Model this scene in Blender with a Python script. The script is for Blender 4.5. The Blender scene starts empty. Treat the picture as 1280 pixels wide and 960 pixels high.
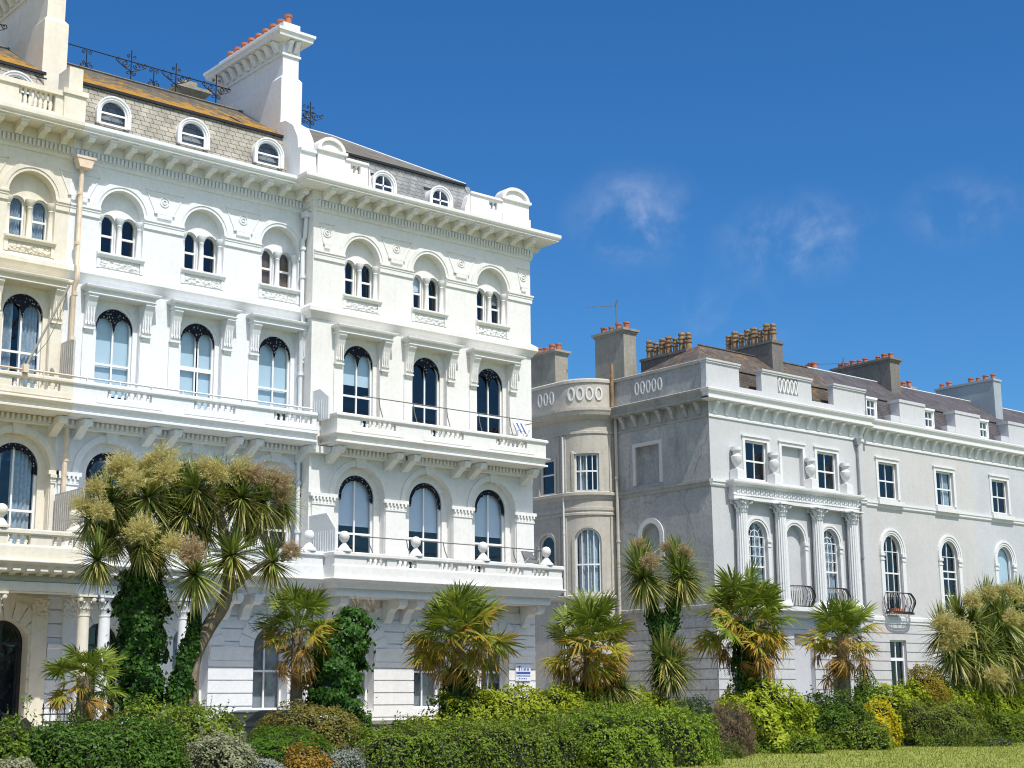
import bpy, bmesh, math, random
import numpy as np
from mathutils import Vector, Matrix, Quaternion
random.seed(11); RNG=np.random.default_rng(5)
S=bpy.context.scene; COL=S.collection
PI=math.pi
# ------------------------------------------------------------------ camera
F=1888.; YAW,PITCH,ROLL=[math.radians(a) for a in (49.6,11.93,-0.518)]
CZ=1.7
def cam_axes():
    cy,sy=math.cos(YAW),math.sin(YAW); cp,sp=math.cos(PITCH),math.sin(PITCH)
    f=Vector((cy*cp,sy*cp,sp)); r=Vector((sy,-cy,0)); u=r.cross(f)
    c,s=math.cos(ROLL),math.sin(ROLL)
    return c*r+s*u, -s*r+c*u, f
AX=cam_axes()
def at(px,py,Y):
    """world point on the vertical plane y=Y seen at a photo pixel"""
    d=AX[0]*(px-640)+AX[1]*(480-py)+AX[2]*F
    return Vector((0,0,CZ))+d*(Y/d.y)
def mpp(px,Y):
    d=at(px,880,Y); return (d-Vector((0,0,CZ))).dot(AX[2])/F
cd=bpy.data.cameras.new('camera'); co=bpy.data.objects.new('camera',cd); COL.objects.link(co)
co.location=(0,0,CZ)
co.matrix_world=Matrix.Translation((0,0,CZ))@Matrix((AX[0],AX[1],-AX[2])).transposed().to_4x4()
cd.sensor_width=36; cd.lens=F/1280*36; cd.clip_end=5000; cd.clip_start=.1
S.camera=co
S.render.resolution_x=1024; S.render.resolution_y=768
# ------------------------------------------------------------------ materials
def newmat(name):
    m=bpy.data.materials.new(name); m.use_nodes=True; nt=m.node_tree; nt.nodes.clear()
    out=nt.nodes.new('ShaderNodeOutputMaterial'); return m,nt,out
def N(nt,t,**kw):
    n=nt.nodes.new(t)
    for k,v in kw.items():
        if k in n.inputs: n.inputs[k].default_value=v
        else: setattr(n,k,v)
    return n
def ramp(nt,stops):
    n=nt.nodes.new('ShaderNodeValToRGB'); e=n.color_ramp.elements
    while len(e)<len(stops): e.new(.5)
    for i,(p,c) in enumerate(stops):
        e[i].position=p; e[i].color=c if len(c)==4 else (*c,1)
    return n
def mixc(nt,fac,a,b,mode='MIX'):
    n=nt.nodes.new('ShaderNodeMix'); n.data_type='RGBA'; n.blend_type=mode
    for sock,v in ((n.inputs[0],fac),(n.inputs[6],a),(n.inputs[7],b)):
        if hasattr(v,'is_linked') or hasattr(v,'links'): nt.links.new(v,sock)
        else: sock.default_value=v if not isinstance(v,tuple) else ((*v,1) if len(v)==3 else v)
    return n.outputs[2]
def geo_pos(nt,scale=(1,1,1)):
    g=nt.nodes.new('ShaderNodeNewGeometry'); mp=N(nt,'ShaderNodeMapping'); mp.inputs['Scale'].default_value=scale
    nt.links.new(g.outputs['Position'],mp.inputs['Vector']); return mp.outputs[0]
def noise(nt,vec,scale,detail=4,rough=.6):
    n=N(nt,'ShaderNodeTexNoise'); n.inputs['Scale'].default_value=scale; n.inputs['Detail'].default_value=detail; n.inputs['Roughness'].default_value=rough
    nt.links.new(vec,n.inputs['Vector']); return n.outputs['Fac']
def stucco(name,col,dirt=(.45,.42,.36),amount=.25,rough=.75,streak=.5,bump=.15,moss=0,patch=.08,crack=0):
    m,nt,out=newmat(name); L=nt.links
    p=geo_pos(nt); st=geo_pos(nt,(3.2,3.2,.28))
    n1=noise(nt,p,.55,6,.65); n2=noise(nt,st,1.6,5,.65); n3=noise(nt,p,7,5)
    r1=ramp(nt,[(.42,(0,0,0)),(.78,(1,1,1))]); L.new(n1,r1.inputs[0])
    r2=ramp(nt,[(.5,(0,0,0)),(.8,(1,1,1))]); L.new(n2,r2.inputs[0])
    a=N(nt,'ShaderNodeMath',operation='MULTIPLY'); L.new(r1.outputs[0],a.inputs[0]); a.inputs[1].default_value=amount
    b=N(nt,'ShaderNodeMath',operation='MULTIPLY_ADD'); L.new(r2.outputs[0],b.inputs[0]); b.inputs[1].default_value=amount*streak; L.new(a.outputs[0],b.inputs[2])
    c=mixc(nt,b.outputs[0],col,dirt)
    pr=ramp(nt,[(.3,(1-patch,)*3),(.7,(1+patch*.3,)*3)]); L.new(n3,pr.inputs[0])
    c=mixc(nt,1.0,c,pr.outputs[0],'MULTIPLY')
    if moss:
        nm=noise(nt,p,1.6,6,.75); rm=ramp(nt,[(.55,(0,0,0)),(.7,(1,1,1))]); L.new(nm,rm.inputs[0])
        mm=N(nt,'ShaderNodeMath',operation='MULTIPLY'); L.new(rm.outputs[0],mm.inputs[0]); mm.inputs[1].default_value=moss
        c=mixc(nt,mm.outputs[0],c,(.16,.12,.035))
    if crack:
        wz=N(nt,'ShaderNodeTexNoise',Scale=2.5,Detail=5.0); L.new(p,wz.inputs['Vector']); wv=mixc(nt,.5,p,wz.outputs['Color'],'ADD')
        vo=N(nt,'ShaderNodeTexVoronoi',Scale=.27); vo.feature='DISTANCE_TO_EDGE'; L.new(wv,vo.inputs['Vector'])
        rc=ramp(nt,[(.0,(1,1,1)),(.011,(0,0,0))]); L.new(vo.outputs['Distance'],rc.inputs[0])
        mk_=ramp(nt,[(.48,(0,0,0)),(.56,(1,1,1))]); L.new(noise(nt,p,.35,2),mk_.inputs[0])
        cm_=N(nt,'ShaderNodeMath',operation='MULTIPLY'); L.new(rc.outputs[0],cm_.inputs[0]); L.new(mk_.outputs[0],cm_.inputs[1])
        c2_=N(nt,'ShaderNodeMath',operation='MULTIPLY'); L.new(cm_.outputs[0],c2_.inputs[0]); c2_.inputs[1].default_value=crack
        c=mixc(nt,c2_.outputs[0],c,(.1,.095,.09))
        rpatch=ramp(nt,[(.56,(1,1,1)),(.575,(1.16,1.15,1.13))]); L.new(noise(nt,p,.5,2),rpatch.inputs[0]); c=mixc(nt,1.0,c,rpatch.outputs[0],'MULTIPLY')
    bs=N(nt,'ShaderNodeBsdfPrincipled',Roughness=rough); bs.inputs['Specular IOR Level'].default_value=.25; L.new(c,bs.inputs['Base Color'])
    if bump:
        nb=noise(nt,p,22,4); bm=N(nt,'ShaderNodeBump',Strength=bump,Distance=.02); L.new(nb,bm.inputs['Height']); L.new(bm.outputs[0],bs.inputs['Normal'])
    L.new(bs.outputs[0],out.inputs[0]); return m
def carved(name,col):
    m,nt,out=newmat(name); L=nt.links
    p=geo_pos(nt); v=N(nt,'ShaderNodeTexVoronoi',Scale=9.0); L.new(p,v.inputs['Vector'])
    nz=noise(nt,p,14,3)
    a=N(nt,'ShaderNodeMath',operation='ADD'); L.new(v.outputs['Distance'],a.inputs[0]); L.new(nz,a.inputs[1])
    bm=N(nt,'ShaderNodeBump',Strength=1.0,Distance=.07); L.new(a.outputs[0],bm.inputs['Height'])
    bs=N(nt,'ShaderNodeBsdfPrincipled',Roughness=.7); bs.inputs['Base Color'].default_value=(*col,1); L.new(bm.outputs[0],bs.inputs['Normal'])
    L.new(bs.outputs[0],out.inputs[0]); return m
def plain(name,col,rough=.5,metal=0,spec=.5,var=.12,scale=6):
    m,nt,out=newmat(name); L=nt.links
    n=noise(nt,geo_pos(nt),scale,4); r=ramp(nt,[(.3,tuple(c*(1-var) for c in col)),(.7,tuple(min(1,c*(1+var)) for c in col))]); L.new(n,r.inputs[0])
    bs=N(nt,'ShaderNodeBsdfPrincipled',Roughness=rough,Metallic=metal); bs.inputs['Specular IOR Level'].default_value=spec
    L.new(r.outputs[0],bs.inputs['Base Color']); L.new(bs.outputs[0],out.inputs[0]); return m
def glass(name,tint,ior=1.65):
    m,nt,out=newmat(name); L=nt.links
    t=N(nt,'ShaderNodeBsdfTransparent'); t.inputs[0].default_value=(*tint,1)
    g=N(nt,'ShaderNodeBsdfGlossy',Roughness=.02); g.inputs[0].default_value=(.95,.97,1,1)
    nb=noise(nt,geo_pos(nt),1.3,2); bm=N(nt,'ShaderNodeBump',Strength=.25,Distance=.06); L.new(nb,bm.inputs['Height']); L.new(bm.outputs[0],g.inputs['Normal'])
    g2=nt.nodes.new('ShaderNodeNewGeometry'); io=N(nt,'ShaderNodeMath',operation='MULTIPLY_ADD'); L.new(g2.outputs['Backfacing'],io.inputs[0]); io.inputs[1].default_value=1/ior-ior; io.inputs[2].default_value=ior; f=N(nt,'ShaderNodeFresnel'); L.new(io.outputs[0],f.inputs['IOR']); mx=N(nt,'ShaderNodeMixShader'); L.new(f.outputs[0],mx.inputs[0]); L.new(t.outputs[0],mx.inputs[1]); L.new(g.outputs[0],mx.inputs[2])
    L.new(mx.outputs[0],out.inputs[0]); return m
def slate(name,c1,c2,mortar,w=.34,h=.2,kz=1.25,lichen=0,lcol=(.42,.2,.015),grime=.35,lz=None):
    m,nt,out=newmat(name); L=nt.links
    g=nt.nodes.new('ShaderNodeNewGeometry'); sx=N(nt,'ShaderNodeSeparateXYZ'); L.new(g.outputs['Position'],sx.inputs[0])
    ad=N(nt,'ShaderNodeMath',operation='ADD'); L.new(sx.outputs[0],ad.inputs[0]); L.new(sx.outputs[1],ad.inputs[1])
    mz=N(nt,'ShaderNodeMath',operation='MULTIPLY'); L.new(sx.outputs[2],mz.inputs[0]); mz.inputs[1].default_value=kz
    cb=N(nt,'ShaderNodeCombineXYZ'); L.new(ad.outputs[0],cb.inputs[0]); L.new(mz.outputs[0],cb.inputs[1])
    br=N(nt,'ShaderNodeTexBrick'); L.new(cb.outputs[0],br.inputs['Vector'])
    for k,v in (('Scale',1.0),('Mortar Size',.012),('Mortar Smooth',.2),('Bias',0),('Brick Width',w),('Row Height',h)): br.inputs[k].default_value=v
    br.inputs['Color1'].default_value=(*c1,1); br.inputs['Color2'].default_value=(*c2,1); br.inputs['Mortar'].default_value=(*mortar,1)
    n1=noise(nt,g.outputs['Position'],1.3,6,.7); r1=ramp(nt,[(.35,(1-grime,)*3),(.7,(1.12,)*3)]); L.new(n1,r1.inputs[0])
    c=mixc(nt,1.0,br.outputs['Color'],r1.outputs[0],'MULTIPLY')
    if lichen:
        n2=noise(nt,g.outputs['Position'],2.2,8,.72); 
        src=n2
        if lz:
            mr=N(nt,'ShaderNodeMapRange'); L.new(sx.outputs[2],mr.inputs[0]); mr.inputs[1].default_value=lz[0]; mr.inputs[2].default_value=lz[1]; mr.inputs[3].default_value=.13; mr.inputs[4].default_value=-.13
            aa=N(nt,'ShaderNodeMath',operation='ADD'); L.new(n2,aa.inputs[0]); L.new(mr.outputs[0],aa.inputs[1]); src=aa.outputs[0]
        r2=ramp(nt,[(.62-lichen*.2,(0,0,0)),(.7-lichen*.2,(1,1,1))]); L.new(src,r2.inputs[0])
        lv=ramp(nt,[(.3,tuple(q*.5 for q in lcol)),(.7,lcol)]); L.new(noise(nt,g.outputs['Position'],9,5,.7),lv.inputs[0]); c=mixc(nt,r2.outputs[0],c,lv.outputs[0])
    bs=N(nt,'ShaderNodeBsdfPrincipled',Roughness=.7); bs.inputs['Specular IOR Level'].default_value=.3; L.new(c,bs.inputs['Base Color'])
    bm=N(nt,'ShaderNodeBump',Strength=.5,Distance=.03); bm.invert=True; L.new(br.outputs['Fac'],bm.inputs['Height']); L.new(bm.outputs[0],bs.inputs['Normal'])
    L.new(bs.outputs[0],out.inputs[0]); return m
def leafmat(name,cols,rough=.45,spec=.35,trans=.3,pos=True,tip=None):
    """leaf: one colour per leaf, drawn at random from a ramp"""
    m,nt,out=newmat(name); L=nt.links
    g=nt.nodes.new('ShaderNodeNewGeometry')
    n=len(cols); r=ramp(nt,[(i/(n-1),c) for i,c in enumerate(cols)])
    if pos:
        nz=noise(nt,g.outputs['Position'],1.1,3); mm=N(nt,'ShaderNodeMath',operation='MULTIPLY_ADD'); L.new(nz,mm.inputs[0]); mm.inputs[1].default_value=1.1; mm.inputs[2].default_value=-.3
        av=N(nt,'ShaderNodeMix'); av.inputs[0].default_value=.5; L.new(g.outputs['Random Per Island'],av.inputs[2]); L.new(mm.outputs[0],av.inputs[3]); L.new(av.outputs[0],r.inputs[0])
    else: L.new(g.outputs['Random Per Island'],r.inputs[0])
    cc=r.outputs[0]
    if tip:
        at_=N(nt,'ShaderNodeAttribute'); at_.attribute_name='tip'; tn=N(nt,'ShaderNodeMath',operation='MULTIPLY_ADD'); L.new(g.outputs['Random Per Island'],tn.inputs[0]); tn.inputs[1].default_value=.5; L.new(at_.outputs['Fac'],tn.inputs[2])
        tr_=ramp(nt,[(tip[0],(0,0,0)),(tip[0]+.28,(1,1,1))]); L.new(tn.outputs[0],tr_.inputs[0]); cc=mixc(nt,tr_.outputs[0],cc,tip[1])
    bs=N(nt,'ShaderNodeBsdfPrincipled',Roughness=rough); bs.inputs['Specular IOR Level'].default_value=spec; L.new(cc,bs.inputs['Base Color'])
    tr=N(nt,'ShaderNodeBsdfTranslucent'); L.new(cc,tr.inputs[0])
    mx=N(nt,'ShaderNodeMixShader'); mx.inputs[0].default_value=trans; L.new(bs.outputs[0],mx.inputs[1]); L.new(tr.outputs[0],mx.inputs[2])
    L.new(mx.outputs[0],out.inputs[0]); return m
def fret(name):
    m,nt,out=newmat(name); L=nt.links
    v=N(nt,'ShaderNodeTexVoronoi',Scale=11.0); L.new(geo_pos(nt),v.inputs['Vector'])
    r=ramp(nt,[(.16,(.42,.43,.46)),(.27,(.006,.007,.016))]); L.new(v.outputs['Distance'],r.inputs[0])  # pale specks are colour standing for light and frame seen at the piercings
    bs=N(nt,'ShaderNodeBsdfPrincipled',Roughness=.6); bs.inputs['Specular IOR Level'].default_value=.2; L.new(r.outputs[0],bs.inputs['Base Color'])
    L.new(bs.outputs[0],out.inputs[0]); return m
M={}
M['white']=stucco('white_stucco',(.80,.81,.825),(.55,.555,.55),.24,.6,.8,.1)
M['warm']=stucco('warm_white_stucco',(.80,.785,.755),(.55,.51,.45),.24,.6,.8,.1)
M['cream']=stucco('cream_stucco',(.79,.735,.62),(.46,.37,.24),.3,.65,.7,.12)
M['grey']=stucco('pale_grey_stucco',(.565,.57,.578),(.39,.385,.38),.34,.75,.6,.1)
M['grey2']=stucco('warm_grey_stucco',(.565,.555,.545),(.39,.38,.365),.32,.75,.6,.1)
M['grey3']=stucco('blue_grey_stucco',(.54,.555,.58),(.38,.39,.405),.4,.75,.6,.1)
M['side']=stucco('weathered_render',(.45,.445,.435),(.23,.225,.215),.55,.85,1.0,.3,patch=.2,crack=.4)
M['sidetrim']=stucco('weathered_trim',(.42,.41,.375),(.18,.16,.125),.5,.8,.8,.2,moss=.5,patch=.15)
M['sidepale']=stucco('pale_side_trim',(.66,.66,.645),(.4,.39,.37),.3)
M['bow']=stucco('buff_render',(.55,.515,.45),(.27,.24,.19),.35,.8,.8,.2,moss=.15,patch=.12)
M['trim']=stucco('white_trim',(.74,.74,.735),(.5,.49,.46),.14,.55,.6,.06)
M['chim']=stucco('chimney_render',(.38,.36,.30),(.17,.16,.135),.5,.85,1,.3,moss=.25,patch=.18)
M['chimd']=stucco('dark_chimney_render',(.23,.215,.2),(.1,.09,.08),.6,.9,1,.4,moss=.2,patch=.2)
M['chimb']=stucco('blue_grey_render',(.36,.41,.45),(.25,.26,.27),.4,.8,.8,.2)
M['carve_w']=carved('carved_white_plaster',(.77,.77,.75)); M['carve_c']=carved('carved_cream_plaster',(.74,.66,.52))
M['sash']=plain('sash_paint',(.80,.80,.79),.4,var=.04)
M['darkframe']=plain('dark_frame_paint',(.02,.018,.02),.35,var=.1)
M['glass']=glass('window_glass',(.78,.84,.9)); 
M['blind']=plain('roller_blind',(.70,.82,.83),.8,var=.05,scale=1); M['blindw']=plain('white_roller_blind',(.84,.87,.9),.8,var=.04,scale=1)
M['curtain']=plain('net_curtain',(.5,.56,.58),.9,var=.25,scale=9); M['net']=plain('blind_glare_grey',(.30,.31,.30),.9,var=.5,scale=1.0); M['brown']=plain('brown_curtain',(.2,.12,.07),.9,var=.3,scale=9)  # the uneven grey blind paints bright reflections in the ground-floor glass
M['room']=plain('unlit_room_shade',(.022,.028,.045),.9,var=.3,scale=.7)  # dark blue colour stands for the shade of unlit rooms
M['fret']=fret('pierced_glint_ironwork'); M['iron']=plain('black_iron',(.012,.012,.014),.45,var=.3)
M['steel']=plain('grey_handrail',(.2,.2,.19),.4,.4,var=.2)
M['slate_l']=slate('pale_slate',(.44,.405,.325),(.36,.34,.285),(.10,.095,.085),.32,.2,1.15,grime=.35)
M['slate_lg']=slate('grey_slate',(.33,.335,.33),(.27,.28,.28),(.12,.12,.12),.32,.2,1.15,grime=.35)
M['roof_or']=slate('lichen_slate',(.17,.15,.11),(.13,.115,.09),(.05,.045,.04),.4,.16,1.9,lichen=.80,lcol=(.50,.255,.022),lz=(21.0,22.9))
M['roof_g']=slate('brown_grey_slate',(.22,.20,.16),(.18,.165,.14),(.08,.07,.06),.4,.16,1.9,lichen=.12,lcol=(.3,.2,.06))
M['roof_br']=slate('brown_slate',(.15,.125,.10),(.10,.085,.075),(.04,.035,.03),.4,.15,1.7,lichen=.35,lcol=(.34,.17,.06))
M['roof_pu']=slate('purple_slate',(.135,.12,.125),(.095,.088,.095),(.04,.035,.04),.4,.15,1.7,lichen=.08,lcol=(.25,.15,.07))
M['lead']=plain('lead_flashing',(.55,.56,.57),.6,var=.1)
M['pot']=plain('terracotta',(.44,.15,.08),.75,var=.3,scale=5); M['poty']=plain('buff_clay',(.29,.18,.09),.75,var=.5,scale=5); M['potband']=plain('pale_clay',(.55,.5,.38),.7)
M['pipe_c']=plain('cream_pipe_paint',(.70,.56,.42),.5,var=.18,scale=3); M['pipe_w']=plain('white_pipe_paint',(.74,.76,.78),.5,var=.05); M['pipe_g']=plain('grey_pipe_paint',(.24,.25,.26),.5,var=.2)
M['sign_b']=plain('sign_blue',(.05,.09,.36),.4,var=.05); M['sign_w']=plain('sign_white',(.72,.76,.82),.4,var=.03)
# ------------------------------------------------------------------ mesh helpers
class MB:
    def __init__(s): s.v=[]; s.f=[]
    def add(s,vs,fs):
        b=len(s.v); s.v+=[tuple(p) for p in vs]; s.f+=[tuple(i+b for i in f) for f in fs]
    def quad(s,a,b,c,d): s.add((a,b,c,d),((0,1,2,3),))
    def box(s,x0,x1,y0,y1,z0,z1):
        s.add([(x0,y0,z0),(x1,y0,z0),(x1,y1,z0),(x0,y1,z0),(x0,y0,z1),(x1,y0,z1),(x1,y1,z1),(x0,y1,z1)],
              [(0,3,2,1),(4,5,6,7),(0,1,5,4),(1,2,6,5),(2,3,7,6),(3,0,4,7)])
    def slab(s,P,u0,u1,w0,w1,z0,z1,du=9e9):
        n=max(1,math.ceil(abs(u1-u0)/du)); us=[u0+(u1-u0)*i/n for i in range(n+1)]
        vs=[]
        for u in us: vs+=[P(u,w0,z0),P(u,w1,z0),P(u,w1,z1),P(u,w0,z1)]
        fs=[(0,1,2,3)]
        for i in range(n):
            a=4*i
            for k in range(4): fs.append((a+k,a+4+k,a+4+(k+1)%4,a+(k+1)%4))
        fs.append((4*n+3,4*n+2,4*n+1,4*n)); s.add(vs,fs)
    def prism(s,pts,fn,a,b):
        """polygon pts (p,q) extruded from a to b; fn(p,q,t)->xyz"""
        n=len(pts); vs=[fn(p,q,a) for p,q in pts]+[fn(p,q,b) for p,q in pts]
        s.add(vs,[tuple(range(n)),tuple(range(2*n-1,n-1,-1))]+[(i,(i+1)%n,n+(i+1)%n,n+i) for i in range(n)])
    def sweep(s,prof,path,closed=False):
        """profile (outward offset, z) along a plan path; outward is right of travel"""
        n=len(path); m=len(prof); ns=[]
        seg=[]
        for i in range(n-1):
            d=Vector((path[i+1][0]-path[i][0],path[i+1][1]-path[i][1])).normalized(); seg.append(Vector((d.y,-d.x)))
        for i in range(n):
            if i==0: ns.append(seg[0])
            elif i==n-1: ns.append(seg[-1])
            else:
                q=(seg[i-1]+seg[i]); q/=max(.2,1+seg[i-1].dot(seg[i])); ns.append(q)
        vs=[]
        for (x,y),k in zip(path,ns):
            for o,z in prof: vs.append((x+k.x*o,y+k.y*o,z))
        fs=[tuple(range(m)),tuple(range((n-1)*m+m-1,(n-1)*m-1,-1))]
        for i in range(n-1):
            for j in range(m): fs.append((i*m+j,i*m+(j+1)%m,(i+1)*m+(j+1)%m,(i+1)*m+j))
        s.add(vs,fs)
    def lathe(s,prof,c=(0,0,0),n=12,rf=None):
        vs=[];m=len(prof)
        for i in range(n):
            a=2*PI*i/n
            for r,z in prof:
                rr=r*(rf(i) if rf else 1)
                vs.append((c[0]+rr*math.cos(a),c[1]+rr*math.sin(a),c[2]+z))
        fs=[]
        for i in range(n):
            j=(i+1)%n
            for k in range(m-1): fs.append((i*m+k,j*m+k,j*m+k+1,i*m+k+1))
        fs.append(tuple(i*m+m-1 for i in range(n))); fs.append(tuple(i*m for i in range(n-1,-1,-1)))
        s.add(vs,fs)
    def tube(s,pts,r,n=6,taper=None):
        pts=[Vector(p) for p in pts]; vs=[]; k=len(pts); a=None
        for i,p in enumerate(pts):
            d=(pts[min(i+1,k-1)]-pts[max(i-1,0)]).normalized()
            if a is None:
                ref=Vector((0,0,1)) if abs(d.z)<.9 else Vector((1,0,0)); a=d.cross(ref).normalized()
            else: a=(a-d*a.dot(d)).normalized()
            b=d.cross(a)
            rr=r if taper is None else taper[i]
            for j in range(n):
                t=2*PI*j/n; vs.append(p+a*(rr*math.cos(t))+b*(rr*math.sin(t)))
        fs=[tuple(range(n)),tuple(range(k*n-1,(k-1)*n-1,-1))]
        for i in range(k-1):
            for j in range(n): fs.append((i*n+j,i*n+(j+1)%n,(i+1)*n+(j+1)%n,(i+1)*n+j))
        s.add(vs,fs)
    def mesh(s,name,mats,smooth=False,recalc=True):
        me=bpy.data.meshes.new(name); me.from_pydata(s.v,[],s.f)
        if recalc:
            bm=bmesh.new(); bm.from_mesh(me); bmesh.ops.recalc_face_normals(bm,faces=bm.faces)
            bm.to_mesh(me); bm.free()
        for m in (mats if isinstance(mats,(list,tuple)) else [mats]): me.materials.append(m)
        if smooth:
            me.polygons.foreach_set('use_smooth',[True]*len(me.polygons))
            try: me.set_sharp_from_angle(angle=math.radians(38))
            except Exception: pass
        return me
def link(name,me,parent=None,world=True,loc=None,rz=0,scale=None):
    o=bpy.data.objects.new(name,me); COL.objects.link(o)
    if parent is not None:
        o.parent=parent
        if world and parent.type=='EMPTY': o.matrix_parent_inverse=Matrix.Translation(parent.location).inverted()
    if loc is not None: o.location=loc
    if rz: o.rotation_euler=(0,0,rz)
    if scale is not None: o.scale=scale
    return o
def part(name,mb,mat,parent,smooth=False): return link(name,mb.mesh(name,mat,smooth),parent)
def tag(o,label=None,cat=None,group=None,kind=None):
    if label: o['label']=label
    if cat: o['category']=cat
    if group: o['group']=group
    if kind: o['kind']=kind
    return o
def empty(name,loc,label,cat,group=None):
    o=bpy.data.objects.new(name,None); COL.objects.link(o); o.location=loc; o.empty_display_size=.3
    return tag(o,label,cat,group)
class Op:
    def __init__(s,u0,u1,zb,zs,h=0): s.u0,s.u1,s.zb,s.zs,s.h=u0,u1,zb,zs,h
    @property
    def c(s): return (s.u0+s.u1)/2
    def top(s,u):
        if not s.h: return s.zs
        r=(s.u1-s.u0)/2; t=max(-1,min(1,(u-s.c)/r)); return s.zs+s.h*math.sqrt(max(0,1-t*t))
    def cuts(s,n=16):
        if not s.h: return [s.u0,s.u1]
        r=(s.u1-s.u0)/2; return [s.c-r*math.cos(PI*i/n) for i in range(n+1)]
    def grow(s,d,db=None):
        return Op(s.u0-d,s.u1+d,s.zb-(d if db is None else db),s.zs+(0 if s.h else d),s.h+d if s.h else 0)
    def outline(s,n=16):
        pts=[(s.u0,s.zb)]
        if s.h: pts+=[(u,s.top(u)) for u in s.cuts(n)]
        else: pts+=[(s.u0,s.zs),(s.u1,s.zs)]
        return pts+[(s.u1,s.zb)]
def front(Y): return lambda u,w,z:(u,Y+w,z)
def sidepl(X): return lambda u,w,z:(X+w,u,z)
def wall(mb,P,u0,u1,z0,z1,ops=(),depth=0,w=0,du=9e9,edge=0):
    cuts={u0,u1}
    for o in ops:
        if o.u1<u0 or o.u0>u1: continue
        cuts|={c for c in o.cuts() if u0<c<u1}
    cs=sorted(cuts); full=[]
    for a,b in zip(cs,cs[1:]):
        n=max(1,math.ceil((b-a)/du))
        full+=[(a+(b-a)*i/n,a+(b-a)*(i+1)/n) for i in range(n)]
    for a,b in full:
        if b-a<1e-6: continue
        mid=(a+b)/2; hit=sorted([o for o in ops if o.u0<mid<o.u1],key=lambda o:o.zb)
        la=lb=z0
        def emit(la,lb,ha,hb):
            ha,hb=min(ha,z1),min(hb,z1)
            if ha-la<1e-4 and hb-lb<1e-4: return
            ha=max(ha,la); hb=max(hb,lb)
            mb.quad(P(a,w,la),P(b,w,lb),P(b,w,hb),P(a,w,ha))
            if edge:
                mb.quad(P(a,w,la),P(b,w,lb),P(b,w+edge,lb),P(a,w+edge,la)); mb.quad(P(a,w,ha),P(b,w,hb),P(b,w+edge,hb),P(a,w+edge,ha))
        for o in hit:
            emit(la,lb,max(o.zb,z0),max(o.zb,z0))
            la,lb=max(z0,o.top(a)),max(z0,o.top(b))
            if depth:
                if z0<=o.zb<=z1: mb.quad(P(a,w,o.zb),P(b,w,o.zb),P(b,w+depth,o.zb),P(a,w+depth,o.zb))
                if z0<(o.top(a)+o.top(b))/2<z1: mb.quad(P(a,w,o.top(a)),P(b,w,o.top(b)),P(b,w+depth,o.top(b)),P(a,w+depth,o.top(a)))
        emit(la,lb,z1,z1)
    if depth:
        for o in ops:
            lo,hi=max(z0,o.zb),min(z1,o.zs)
            if hi>lo:
                for u in (o.u0,o.u1):
                    if u0<=u<=u1: mb.quad(P(u,w,lo),P(u,w+depth,lo),P(u,w+depth,hi),P(u,w,hi))
def ring(mb,P,A,B,w0,w1,bottom=False,n=16):
    """frame between outer opening A and inner B, from depth w0 (front) to w1"""
    a=A.outline(n); b=B.outline(n)
    k=len(a)
    for i in range(k if bottom else k-1):
        j=(i+1)%k
        a0,a1,b0,b1=a[i],a[j],b[i],b[j]
        q=lambda p,w:P(p[0],w,p[1])
        mb.quad(q(a0,w0),q(a1,w0),q(b1,w0),q(b0,w0))
        mb.quad(q(b0,w0),q(b1,w0),q(b1,w1),q(b0,w1)); mb.quad(q(a0,w0),q(a1,w0),q(a1,w1),q(a0,w1))
    if not bottom:
        for i in (0,k-1): mb.quad(P(a[i][0],w0,a[i][1]),P(b[i][0],w0,b[i][1]),P(b[i][0],w1,b[i][1]),P(a[i][0],w1,a[i][1]))
def pane(P,op,w,du=9e9):
    mb=MB()
    cs=op.cuts(16)
    for a,b in zip(cs,cs[1:]):
        n=max(1,math.ceil((b-a)/du))
        for i in range(n):
            p,q=a+(b-a)*i/n,a+(b-a)*(i+1)/n
            mb.quad(P(p,w,op.zb),P(q,w,op.zb),P(q,w,op.top(q)),P(p,w,op.top(p)))
    return mb
def fretplate(P,op,w,kind):
    mb=MB(); r=(op.u1-op.u0)/2; c=op.c; n=28
    us=[c-r*math.cos(PI*i/n) for i in range(n+1)]
    def low(u):
        t=(u-c)/r
        if kind=='twin':
            k=abs(t)-.5; return op.zs-.12*op.h+ .62*op.h*math.sqrt(max(0,1-(k/.47)**2)) - (.10*op.h if abs(t)<.06 or abs(t)>.965 else 0)
        s=.84; q=1-(t/s)**2 if abs(t)<s else 0
        return op.zs+ (op.h*.80*math.sqrt(q) if q>0 else -.12) - .05*abs(math.sin(t*PI*3.5))
    for a,b in zip(us,us[1:]):
        la,lb=low(a),low(b); ha,hb=op.top(a),op.top(b)
        for ww in (w,w+.03): mb.quad(P(a,ww,min(la,ha)),P(b,ww,min(lb,hb)),P(b,ww,hb),P(a,ww,ha))
        mb.quad(P(a,w,la),P(b,w,lb),P(b,w+.03,lb),P(a,w+.03,la))
    return mb
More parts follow.
